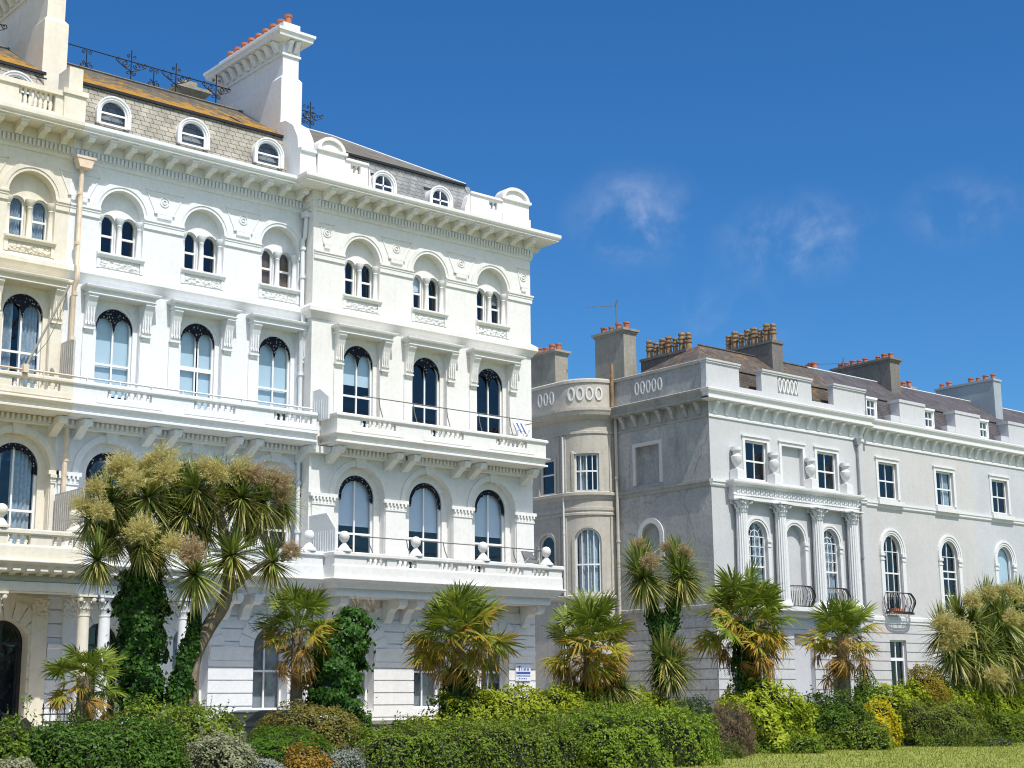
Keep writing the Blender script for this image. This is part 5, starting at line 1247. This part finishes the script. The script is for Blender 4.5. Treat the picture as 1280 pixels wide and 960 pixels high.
sh('shrub','sparse young green plant in front of the cream porch','shrub',10,50,885,32.6,.6,DG+[(.26,.34,.08)],dens=160,L=.11,W=.05,a=.25,shoots=90,k=2.2)
# grass blades on the lawn that shows at lower right
n=60000; gx=RNG.uniform(24,75,n); gy=RNG.uniform(15,32.4,n); C=np.stack([gx,gy,np.full(n,ZL+.01)],1)
ang=RNG.uniform(0,2*PI,n); hh=RNG.uniform(.03,.075,n); w=.012
dx,dy=np.cos(ang)*w,np.sin(ang)*w; lean=RNG.normal(0,.03,(n,2))
V=np.stack([C+np.stack([dx,dy,0*dx],1),C-np.stack([dx,dy,0*dx],1),C+np.stack([lean[:,0],lean[:,1],hh],1)],1).reshape(-1,3)
o=link('grass',np_mesh('grass',V,np.arange(3*n).reshape(-1,3),[leafmat('grass_blades',[(.14,.18,.02),(.24,.27,.04),(.34,.33,.10)])])); o['kind']='stuff'
# ------------------------------------------------------------------ palms
M['bark']=stucco('fibrous_bark',(.27,.215,.15),(.12,.09,.06),.6,.95,1,.8,patch=.4)
M['frond_g']=leafmat('fan_frond_green',[(.09,.14,.018),(.19,.25,.028),(.34,.37,.05)],.5,.25,.3,False,(1.12,(.40,.25,.06)))
M['frond_y']=leafmat('fan_frond_yellowing',[(.20,.23,.025),(.38,.36,.035),(.52,.44,.06)],.5,.2,.3,False,(.88,(.48,.27,.045)))
M['frond_d']=leafmat('fan_frond_dead',[(.22,.12,.03),(.38,.21,.035),(.40,.28,.1)],.7,.2,.2,False)
M['sword_g']=leafmat('sword_leaf',[(.06,.11,.022),(.13,.19,.035),(.26,.30,.06),(.44,.43,.14)],.35,.45,.2,False)
M['sword_y']=leafmat('old_sword_leaf',[(.22,.23,.05),(.38,.35,.09),(.48,.42,.2)],.5,.3,.2,False)
M['flower_c']=leafmat('cream_flower',[(.42,.36,.11),(.60,.52,.20),(.72,.66,.34)],.8,.1,.3,False)
M['flower_p']=leafmat('fading_flower',[(.36,.25,.14),(.50,.37,.22),(.60,.48,.31)],.8,.1,.3,False)
M['ivy']=leafmat('ivy_leaf',[(.014,.05,.008),(.035,.10,.012),(.075,.17,.018),(.16,.28,.035)],.45,.25,.2,True)
M['dry']=leafmat('dry_grey_stalk',[(.22,.17,.12),(.36,.29,.22),(.45,.38,.3)],.9,.1,.1,False)
def fan_mesh(mat,droop,nseg=32,R_=.66,petiole=.85,seed=0,spread=4.1,torn=.3,fold=.22):
    rg=np.random.default_rng(seed); mb=MB(); tips=[]
    bend=rg.uniform(.02,.22)
    pz=lambda t:-bend*t*t
    for i in range(4):
        a,b_=petiole*i/4,petiole*(i+1)/4; za,zb_=pz(i/4),pz((i+1)/4)
        mb.quad((a,-.014,za),(b_,-.014,zb_),(b_,.014,zb_),(a,.014,za)); mb.quad((a,0,za-.014),(b_,0,zb_-.014),(b_,0,zb_+.014),(a,0,za+.014))
    hub=Vector((petiole,0,pz(1)))
    for k in range(nseg):
        if rg.random()<torn*.35: continue
        t=(k+.5)/nseg*2-1; an=t*spread/2+rg.normal()*.035; L=R_*(1-.22*abs(t)**2)*rg.uniform(.78,1.1)
        d=Vector((math.cos(an),math.sin(an),0)); s=Vector((-math.sin(an),math.cos(an),0)); da=spread/nseg/2
        dr=droop*rg.uniform(.5,1.7); broken=rg.random()<torn; kink=rg.uniform(.45,.7); fz=.05 if k%2 else -.05; tw=rg.normal()*.04
        def P_(f,side,wd):
            z=fold*abs(t)*f*L-dr*(f**2.2)*L+side*fz*wd*3
            ff=f
            if broken and f>kink: z-=(f-kink)*L*1.1; ff=kink+(f-kink)*.45
            return hub+d*(ff*L)+s*(side*wd+tw*f*f*L)+Vector((0,0,z))
        w4=.56*L*math.tan(da)
        fs=[(.0,.004),(.3,.31*L*math.tan(da)),(.52,w4*1.22),(.8,w4*.75),(1.0,.003)]
        vs=[]
        while len(tips)<len(mb.v): tips.append(0.)
        for f,wd in fs: vs+=[P_(f,-1,wd),P_(f,1,wd)]; tips+=[f,f]
        mb.add(vs,[(2*i,2*i+1,2*i+3,2*i+2) for i in range(4)])
    me=mb.mesh('frond',mat,False,False); at_=me.attributes.new('tip','FLOAT','POINT'); at_.data.foreach_set('value',tips+[0.]*(len(mb.v)-len(tips))); return me
FANS={}
for k,dr,tn,fo,sp in (('frond_g',.10,.05,.12,4.5),('frond_y',.22,.16,.08,4.2),('frond_d',.5,.4,-.1,3.2)):
    FANS[k]=[fan_mesh(M[k],dr+.06*s,seed=s*7+1+len(k),torn=tn,fold=fo+.05*(s-2),spread=sp*(1-.07*(s%3)),petiole=.9-.09*(s%4)) for s in range(6)]
def orient(az,el,roll=0):
    return (Matrix.Rotation(az,4,'Z')@Matrix.Rotation(-el,4,'Y')@Matrix.Rotation(roll,4,'X')).to_euler()
def ivy_column(name,root,pts,radii,dens=260,L=.15,core=True):
    """ivy on a bent column: pts in root space"""
    Cs=[];Ns=[]; pts=[Vector(p) for p in pts]
    mb=MB(); mb.tube(pts,1,12,[r*.78 for r in radii])
    for (a,b_),(ra,rb_) in zip(zip(pts,pts[1:]),zip(radii,radii[1:])):
        d=(b_-a); ln=d.length; d.normalize(); n=int(1.7*dens*2*PI*(ra+rb_)/2*ln)
        ref=Vector((1,0,0)) if abs(d.x)<.9 else Vector((0,1,0)); u=d.cross(ref).normalized(); v=d.cross(u)
        t=RNG.uniform(0,1,n); th=RNG.uniform(0,2*PI,n); r=(ra+(rb_-ra)*t)
        r=r*(1+.2*np.sin(th*2+t*5+ra*9)+.12*np.sin(th*5-t*9))*(1-np.abs(RNG.normal(0,.07,n)))*np.where(RNG.random(n)<.1,1+np.abs(RNG.normal(0,.25,n)),1)
        nn=np.outer(np.cos(th),np.array(u))+np.outer(np.sin(th),np.array(v))
        Cs.append(np.array(a)+np.outer(t*ln,np.array(d))+nn*r[:,None]); Ns.append(nn)
    C=np.concatenate(Cs); Nn=np.concatenate(Ns); V,Fc=leaves(C,Nn,L,L*.85,.25,.8)
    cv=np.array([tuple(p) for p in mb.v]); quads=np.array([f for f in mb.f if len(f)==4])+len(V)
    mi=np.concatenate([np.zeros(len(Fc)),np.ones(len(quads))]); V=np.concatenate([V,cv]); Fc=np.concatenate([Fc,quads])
    return link(name,np_mesh(name,V,Fc,[M['ivy'],M['ivycore']],mi),root,False)
def fan_palm(label,px,py,Y,rpx,counts,ivy=None,el0=80,seed=0,squash=1.0,lean=0,trunk_r=.16,ivyL=.10):
    rg=random.Random(seed); c=at(px,py,Y); m=mpp(px,Y); Rf=rpx*m
    root=empty('fan_palm',(c.x,Y,ZL),label,'palm','fan palms in the garden bed'); H_=c.z-ZL
    b=MB(); b.tube([(0,0,0),(lean*.5,0,H_*.5),(0,0,H_+.05)],trunk_r,10,[trunk_r*1.15,trunk_r,trunk_r*.9])
    for i in range(int(H_*60)):  # ragged leaf bases
        a=rg.uniform(0,2*PI); z=rg.uniform(.1,H_); r=trunk_r*.95; ca,sa=math.cos(a),math.sin(a)
        b.add([(ca*r-sa*.03,sa*r+ca*.03,z),(ca*r+sa*.03,sa*r-ca*.03,z),(ca*(r+.09),sa*(r+.09),z+.14)],[(0,1,2)])
    tr=part('trunk',b,M['bark'],root,True); tr.matrix_parent_inverse=Matrix(); 
    s=Rf/1.45; tot=sum(counts); ng,ny,nd=counts
    for i in range(tot):
        f=(i+.5)/tot; q=f*tot+rg.uniform(-.16,.16)*tot
        kind='frond_g' if q<ng else ('frond_y' if q<ng+ny else 'frond_d')
        el=math.radians(el0-(el0+40)*f**1.0+rg.uniform(-26,26)); az=i*2.39996+rg.uniform(-.4,.4)
        sc=s*rg.uniform(.6,1.14)*(.8 if f<.06 else 1)*(.85 if kind=='frond_d' else 1)
        o=link('frond',FANS[kind][rg.randrange(6)],root,False,(0.06*math.cos(az),.06*math.sin(az),H_+.1-(.45+.5*(kind=='frond_d')*rg.random())*f*s),0,(sc,sc,sc)); o.rotation_euler=orient(az,el,rg.uniform(-.9,.9))
    if ivy: ivy_column('ivy',root,[(0,0,.1),(0,0,H_*.45),(0,0,H_*ivy[1])],[ivy[0]*1.1,ivy[0],ivy[0]*.75],300,ivyL)
    return root
def sword_mesh(n,Lm,wd,mat,seed,emin=-70,emax=88,tilt=0):
    rg=random.Random(seed); mb=MB()
    for i in range(n):
        el=math.radians(emin+(emax-emin)*((i+.5)/n)**.75); az=i*2.39996+rg.uniform(-.3,.3); L=Lm*rg.uniform(.75,1.1)
        dr=(.10+.25*rg.random())*(1.0 if el>0 else .5); w=wd*rg.uniform(.7,1.1)
        ca,sa=math.cos(az),math.sin(az); rowp=[]
        for k in range(5):
            f=k/4; r=L*f*math.cos(el); z=L*f*math.sin(el)-dr*L*f**2.2*math.cos(el)
            ww=w*(.45+.55*math.sin(PI*min(1,f*1.15+.12)))*(1 if f<.98 else .05)
            rowp+=[(ca*r-sa*ww/2,sa*r+ca*ww/2,z),(ca*r+sa*ww/2,sa*r-ca*ww/2,z)]
        mb.add(rowp,[(2*k,2*k+1,2*k+3,2*k+2) for k in range(4)])
    return mb.mesh('leaf_rosette',mat,False,False)
SWORD=[sword_mesh(170,1.05,.06,M['sword_g'],s,-66,88) for s in range(4)]
SWOLD=[sword_mesh(80,1.08,.055,M['sword_y'],s+9,-89,-25) for s in range(2)]
def flower_mesh(mat,seed,n=230):
    rg=np.random.default_rng(seed); V=[];b=0;Fs=[]; K=rg.normal(size=(5,3))*2.2; ph=rg.uniform(0,6,5)
    for i in range(n):
        d=rg.normal(size=3); d[2]=d[2]*.8+.15; d/=np.linalg.norm(d); s=np.cross(d,rg.normal(size=3)); s/=np.linalg.norm(s)
        lob=.82+.22*np.sin(K@d+ph).sum()/2.2
        L=rg.uniform(.55,1.05)*max(.5,lob); w=.013
        V+=[d*.12-s*w,d*.12+s*w,d*L]; Fs+=[(b,b+1,b+2)]; b+=3
        for k in range(13):
            f=rg.uniform(.4,1.0); p=d*L*f; e=d*.8+rg.normal(size=3)*.75; e/=np.linalg.norm(e); q=np.cross(e,s); q/=np.linalg.norm(q)+1e-9; l=rg.uniform(.10,.26)*(1.25-f*.5); w2=rg.uniform(.009,.017)
            V+=[p-q*w2,p+q*w2,p+e*l]; Fs.append((b,b+1,b+2)); b+=3
    return np_mesh('flower_panicle',np.array(V),np.array(Fs),[mat])
FLOW={k:[flower_mesh(M[k],s) for s in range(2)] for k in ('flower_c','flower_p')}
def cordyline(label,base,Y,trunks,heads,flowers,group='cabbage palms in the garden bed',hr=50):
    """trunks: lists of (px,py,dy,radius m); heads: (px,py,dy,rpx); flowers: (px,py,dy,rpx,kind)"""
    bp=at(base,880,Y); root=empty('cabbage_palm',(bp.x,Y,ZL),label,'palm',group); O=root.location
    L=lambda px,py,dy:at(px,py,Y+dy)-O
    rg=random.Random(int(base))
    for t in trunks:
        pts=[L(px,py,dy) for px,py,dy,r in t]; rr=[r for *_,r in t]
        if pts[0].z<.6: pts[0].z=0
        q=[];qr=[]
        for i in range(len(pts)-1):
            a0,a1,a2,a3=pts[max(i-1,0)],pts[i],pts[i+1],pts[min(i+2,len(pts)-1)]
            for k in range(4):
                f=k/4; q.append(.5*((2*a1)+(a2-a0)*f+(2*a0-5*a1+4*a2-a3)*f*f+(3*a1-a0-3*a2+a3)*f**3)); qr.append((rr[i]+(rr[i+1]-rr[i])*f)*(1+.07*math.sin(7*len(q))))
        pts=q+[pts[-1]]; rr=qr+[rr[-1]]
        b=MB(); b.tube(pts,1,9,rr); o=part('trunk',b,M['bark'],root,True); o.matrix_parent_inverse=Matrix()
    for i,(px,py,dy,rp) in enumerate(heads):
        p=L(px,py,dy); s=rp*mpp(px,Y+dy); tl=(rg.uniform(-.35,.35),rg.uniform(-.35,.35),rg.uniform(0,6))
        o=link('leaf_rosette',SWORD[i%4],root,False,p,0,(s,s,s)); o.rotation_euler=tl
        o=link('dead_leaf_skirt',SWOLD[i%2],root,False,p,0,(s,s,s)); o.rotation_euler=tl
    for i,(px,py,dy,rp,k) in enumerate(flowers):
        p=L(px,py,dy); s=1.02*rp*mpp(px,Y+dy)
        o=link('flower_panicle',FLOW[k][i%2],root,False,p,0,(s*1.05,s*1.05,s*.95)); o.rotation_euler=(rg.uniform(-.3,.3),rg.uniform(-.3,.3),rg.uniform(0,6))
    return root,L
C_,P_='flower_c','flower_p'
# the pair of tall cabbage palms at left
r1,L1=cordyline('tall cabbage palm with cream flower heads and a thick ivy-clad trunk',176,33.4,
 [[(176,890,0,.3),(176,760,0,.28),(176,690,0,.24)],[(176,700,0,.18),(150,660,.2,.11),(128,640,.3,.09)],[(176,700,0,.18),(182,650,-.2,.12),(180,620,-.2,.1)],[(176,700,0,.16),(205,650,.3,.11),(218,615,.4,.1)],[(170,700,.2,.14),(150,620,.6,.1)]],
 [(140,626,.2,46),(184,622,-.3,50),(218,612,.4,48),(112,650,.4,40),(122,700,-.2,44),(176,682,-.5,50),(150,650,.7,46),(205,655,.2,44),(196,690,-.4,40),(162,606,.5,44),(200,604,.3,44),(138,672,.3,40),(222,642,.2,42)],
 [(150,586,-.5,30,C_),(200,575,-.4,29,C_),(205,594,-1.0,26,C_),(178,664,-1.3,27,C_),(128,640,-1.0,23,C_),(104,632,-.4,19,C_),(118,610,-.5,20,C_),(164,602,-1.0,22,C_),(178,588,-.2,22,C_)])
ivy_column('ivy',r1,[L1(176,893,0),L1(175,830,0),L1(176,770,0),L1(177,715,0)],[.42,.5,.54,.5],430,.11)
r2,L2=cordyline('leaning cabbage palm with pinkish faded flowers and bare grey branches',238,33.0,
 [[(232,890,0,.28),(239,830,0,.22),(260,785,0,.18),(282,748,0,.16),(284,700,0,.13),(276,650,0,.11),(262,600,.2,.09)],[(283,705,0,.12),(300,650,-.2,.1),(318,622,-.3,.09)],[(284,740,0,.1),(318,712,-.2,.08),(338,700,-.3,.07)],[(238,820,0,.17),(246,770,.2,.13),(243,715,-.3,.1),(242,690,-.3,.08)],[(276,660,0,.09),(290,690,-.4,.06)]],
 [(246,612,.1,50),(302,622,-.2,52),(328,628,-.1,50),(243,718,-.5,52),(290,694,-.4,50),(340,703,-.3,40),(252,655,.5,48),(280,605,.4,46),(355,630,.2,42),(232,640,.2,42),(268,632,.3,44),(318,652,.3,40)],
 [(270,592,-.7,25,C_),(298,588,-.4,23,C_),(318,596,-.5,25,P_),(345,602,-.4,25,P_),(240,692,-1.3,28,P_),(216,682,-1.0,22,C_),(364,690,-.6,21,P_),(258,584,-.3,20,C_),(352,622,-.4,20,P_)])
ivy_column('ivy',r2,[L2(222,893,-.1),L2(228,840,-.14),L2(240,800,-.12),L2(243,765,0)],[.30,.22,.19,.10],380,.10)
# twin-headed palm before the dark side wall
r3,L3=cordyline('twin-headed cabbage palm with ivy on both stems before the dark side wall',830,33.2,
 [[(830,862,0,.16),(826,800,0,.14),(817,760,0,.12),(811,715,0,.11)],[(829,805,0,.14),(840,765,-.1,.12),(845,715,-.1,.11)]],
 [(803,718,0,50),(850,716,-.1,48),(802,704,.3,42),(850,702,.2,42),(804,722,-.3,46),(852,722,-.3,44)],
 [(799,682,.1,14,P_),(812,702,-.9,16,P_),(856,692,-.3,15,P_),(833,684,.2,11,P_)])
ivy_column('ivy',r3,[L3(829,862,-.05),L3(826,805,-.05),L3(816,765,-.05),L3(811,728,0)],[.24,.23,.2,.17],360,.12); ivy_column('ivy',r3,[L3(829,812,-.1),L3(840,768,-.1),L3(845,728,-.1)],[.2,.23,.18],360,.12)
cordyline('small stemless cabbage palm with one pink flower below the twin-headed palm',832,32.9,[[(832,866,0,.13),(832,835,0,.12)]],[(830,822,0,48),(838,838,-.2,42),(845,828,.2,40)],[(838,808,-.2,12,P_),(853,816,-.2,10,P_)])
cordyline('low grassy cabbage palm between the fan palm and the twin-headed palm',768,32.7,[[(768,872,0,.1),(768,858,0,.1)]],[(762,856,0,36),(780,860,-.2,30)],[])
r4,L4=cordyline('broad cabbage palm with many cream flower heads at the right edge',1222,33.5,
 [[(1222,858,0,.3),(1215,820,0,.24),(1200,775,0,.18)],[(1222,840,0,.2),(1238,790,0,.17),(1240,755,0,.14)],[(1225,845,0,.2),(1262,800,0,.17),(1275,760,0,.14)]],
 [(1178,790,-.2,42),(1192,815,-.4,44),(1216,780,-.7,46),(1250,775,-.6,48),(1228,815,-.8,46),(1262,815,-.7,46),(1198,778,-.3,44),(1232,756,0,42),(1272,758,0,44),(1240,800,-.5,44),(1275,805,-.2,44),(1215,815,-.6,40),(1258,835,-.5,42),(1205,800,.2,38),(1232,835,-.7,36),(1290,780,.2,44),(1200,830,-.2,30)],
 [(1196,792,-1.5,27,C_),(1178,778,-1.2,18,C_),(1214,752,-1.1,20,C_),(1258,740,-.6,20,C_),(1264,773,-1.5,17,C_),(1245,846,-1.6,18,C_),(1284,750,-.9,18,C_),(1280,778,-1.3,16,C_),(1186,806,-1.3,18,C_),(1236,742,-.7,15,C_)])
# fan palms
fan_palm('small yellow-green fan palm in front of the cream porch columns',106,848,32.6,56,(30,12,3),el0=72,seed=1,trunk_r=.17)
fan_palm('fan palm leaning left out of the ivy stump',372,788,33.2,58,(30,18,7),seed=2)
fan_palm('large fan palm before the white end house, its skirt of fronds browned',572,792,33.3,72,(42,30,10),ivy=(.46,.72),seed=3,trunk_r=.2)
fan_palm('fan palm with a large orange skirt between the white and dark walls',736,802,33.0,66,(36,30,14),ivy=(.40,.66),seed=4,trunk_r=.19)
fan_palm('tallest fan palm, shaggy brown below, before the fluted columns',930,772,33.2,66,(48,22,14),ivy=(.42,.97),seed=5,trunk_r=.2)
fan_palm('drab brown fan palm in front of the pale grey house',1052,798,33.4,54,(28,18,18),seed=6,trunk_r=.22)
# ivy-clad stump
sc_=at(430,880,33.0); st_=empty('ivy_stump',(sc_.x,33.0,ZL),'fat ivy-clad stump topped with dry grey stalks','stump')
LS=lambda px,py,dy=0:at(px,py,33.0+dy)-st_.location
b=MB(); b.tube([LS(425,890),LS(430,820),LS(438,770)],.25,9,[.35,.3,.2]); o=part('trunk',b,M['bark'],st_,True); o.matrix_parent_inverse=Matrix()
ivy_column('ivy',st_,[LS(414,893),LS(415,860),LS(424,820),LS(440,785),LS(442,762)],[.6,.68,.6,.52,.3],420,.11)
mb=sword_mesh(60,1,.03,M['dry'],3,5,88)
for px,py,s in ((447,765,.55),(466,766,.5),(456,775,.5)): link('dry_stalk',mb,st_,False,LS(px,py),0,(s,s,s))
# ------------------------------------------------------------------ light
sun_dir=Vector((.145,1,-1.66)).normalized()
sl_=bpy.data.lights.new('sun','SUN'); so_=bpy.data.objects.new('sun',sl_); COL.objects.link(so_)
sl_.energy=3.6; sl_.angle=math.radians(.53); sl_.color=(1,.965,.91)
so_.rotation_euler=sun_dir.to_track_quat('-Z','Y').to_euler(); so_.location=(0,0,60)
W=bpy.data.worlds.new('World'); S.world=W; W.use_nodes=True; nt=W.node_tree; nt.nodes.clear(); L=nt.links
out=nt.nodes.new('ShaderNodeOutputWorld'); bg=nt.nodes.new('ShaderNodeBackground'); sky=nt.nodes.new('ShaderNodeTexSky')
sky.sky_type='NISHITA'; sky.sun_disc=False; to=-sun_dir
sky.sun_elevation=math.asin(to.z); sky.sun_rotation=math.atan2(to.x,to.y); sky.altitude=0; sky.air_density=1.0; sky.dust_density=.3; sky.ozone_density=3.0
tc=nt.nodes.new('ShaderNodeTexCoord')
def cloud(px,py,rad,scale,lo,hi,amt,stretch):
    d=(at(px,py,100)-Vector((0,0,CZ))).normalized()
    vm=nt.nodes.new('ShaderNodeVectorMath'); vm.operation='SUBTRACT'; L.new(tc.outputs['Generated'],vm.inputs[0]); vm.inputs[1].default_value=d
    mp=nt.nodes.new('ShaderNodeMapping'); mp.inputs['Scale'].default_value=(1,1,stretch); L.new(vm.outputs[0],mp.inputs[0])
    ln=nt.nodes.new('ShaderNodeVectorMath'); ln.operation='LENGTH'; L.new(mp.outputs[0],ln.inputs[0])
    fall=nt.nodes.new('ShaderNodeMapRange'); fall.interpolation_type='SMOOTHSTEP'; L.new(ln.outputs['Value'],fall.inputs[0]); fall.inputs[1].default_value=0; fall.inputs[2].default_value=rad; fall.inputs[3].default_value=1; fall.inputs[4].default_value=0
    nz=nt.nodes.new('ShaderNodeTexNoise'); nz.inputs['Scale'].default_value=scale; nz.inputs['Detail'].default_value=7; nz.inputs['Roughness'].default_value=.6; nz.inputs['Distortion'].default_value=.25
    L.new(tc.outputs['Generated'],nz.inputs['Vector'])
    rp=nt.nodes.new('ShaderNodeMapRange'); rp.interpolation_type='SMOOTHSTEP'; L.new(nz.outputs['Fac'],rp.inputs[0]); rp.inputs[1].default_value=lo; rp.inputs[2].default_value=hi
    m=nt.nodes.new('ShaderNodeMath'); m.operation='MULTIPLY'; L.new(fall.outputs[0],m.inputs[0]); L.new(rp.outputs[0],m.inputs[1])
    m2=nt.nodes.new('ShaderNodeMath'); m2.operation='MULTIPLY'; L.new(m.outputs[0],m2.inputs[0]); m2.inputs[1].default_value=amt; return m2.outputs[0]
cl=[cloud(790,272,.055,26,.38,.82,.26,1.3),cloud(1000,298,.066,24,.36,.82,.30,1.8),cloud(1205,262,.05,26,.4,.8,.15,1.7),cloud(900,395,.07,22,.4,.8,.08,1.8)]
acc=cl[0]
for c in cl[1:]:
    m=nt.nodes.new('ShaderNodeMath'); m.operation='ADD'; L.new(acc,m.inputs[0]); L.new(c,m.inputs[1]); acc=m.outputs[0]
hs=nt.nodes.new('ShaderNodeHueSaturation'); hs.inputs['Saturation'].default_value=1.25; L.new(sky.outputs[0],hs.inputs['Color'])
tint=nt.nodes.new('ShaderNodeMix'); tint.data_type='RGBA'; tint.blend_type='MULTIPLY'; tint.inputs[0].default_value=1; L.new(hs.outputs[0],tint.inputs[6]); tint.inputs[7].default_value=(.50,.80,1.0,1)
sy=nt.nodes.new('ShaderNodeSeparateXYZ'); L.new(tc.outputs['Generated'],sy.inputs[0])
south_fill=nt.nodes.new('ShaderNodeMapRange'); south_fill.interpolation_type='SMOOTHSTEP'; L.new(sy.outputs[1],south_fill.inputs[0]); south_fill.inputs[1].default_value=.0; south_fill.inputs[2].default_value=-.45  # unseen bright clouds behind the camera, added as white fill on the facades
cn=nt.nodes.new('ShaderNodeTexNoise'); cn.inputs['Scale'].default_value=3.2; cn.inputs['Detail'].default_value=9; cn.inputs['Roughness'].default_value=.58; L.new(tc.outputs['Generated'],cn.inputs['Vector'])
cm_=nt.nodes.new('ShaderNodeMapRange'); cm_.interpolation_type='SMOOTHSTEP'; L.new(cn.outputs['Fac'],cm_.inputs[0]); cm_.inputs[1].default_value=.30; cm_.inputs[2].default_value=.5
sc2=nt.nodes.new('ShaderNodeMath'); sc2.operation='MULTIPLY'; L.new(south_fill.outputs[0],sc2.inputs[0]); L.new(cm_.outputs[0],sc2.inputs[1])
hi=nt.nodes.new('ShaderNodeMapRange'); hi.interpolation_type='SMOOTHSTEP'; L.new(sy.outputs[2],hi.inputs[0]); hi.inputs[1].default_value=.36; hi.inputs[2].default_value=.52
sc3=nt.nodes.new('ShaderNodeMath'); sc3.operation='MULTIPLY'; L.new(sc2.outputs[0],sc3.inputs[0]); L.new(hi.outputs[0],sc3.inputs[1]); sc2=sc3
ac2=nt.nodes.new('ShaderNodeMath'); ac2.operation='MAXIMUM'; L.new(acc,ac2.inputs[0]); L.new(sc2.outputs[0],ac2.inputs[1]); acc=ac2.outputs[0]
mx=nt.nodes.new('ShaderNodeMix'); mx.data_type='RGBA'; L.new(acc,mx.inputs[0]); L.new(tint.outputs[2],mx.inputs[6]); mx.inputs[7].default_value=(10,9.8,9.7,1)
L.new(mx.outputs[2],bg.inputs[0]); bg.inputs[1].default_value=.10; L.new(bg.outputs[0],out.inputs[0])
S.view_settings.view_transform='Standard'; S.view_settings.look='None'; S.view_settings.exposure=.36; S.view_settings.gamma=1
S.cycles.filter_width=1.1; S.render.engine='CYCLES'; S.cycles.max_bounces=6; S.cycles.transparent_max_bounces=12; S.cycles.diffuse_bounces=3; S.cycles.caustics_reflective=False; S.cycles.caustics_refractive=False
try: S.cycles.use_denoising=True
except Exception: pass
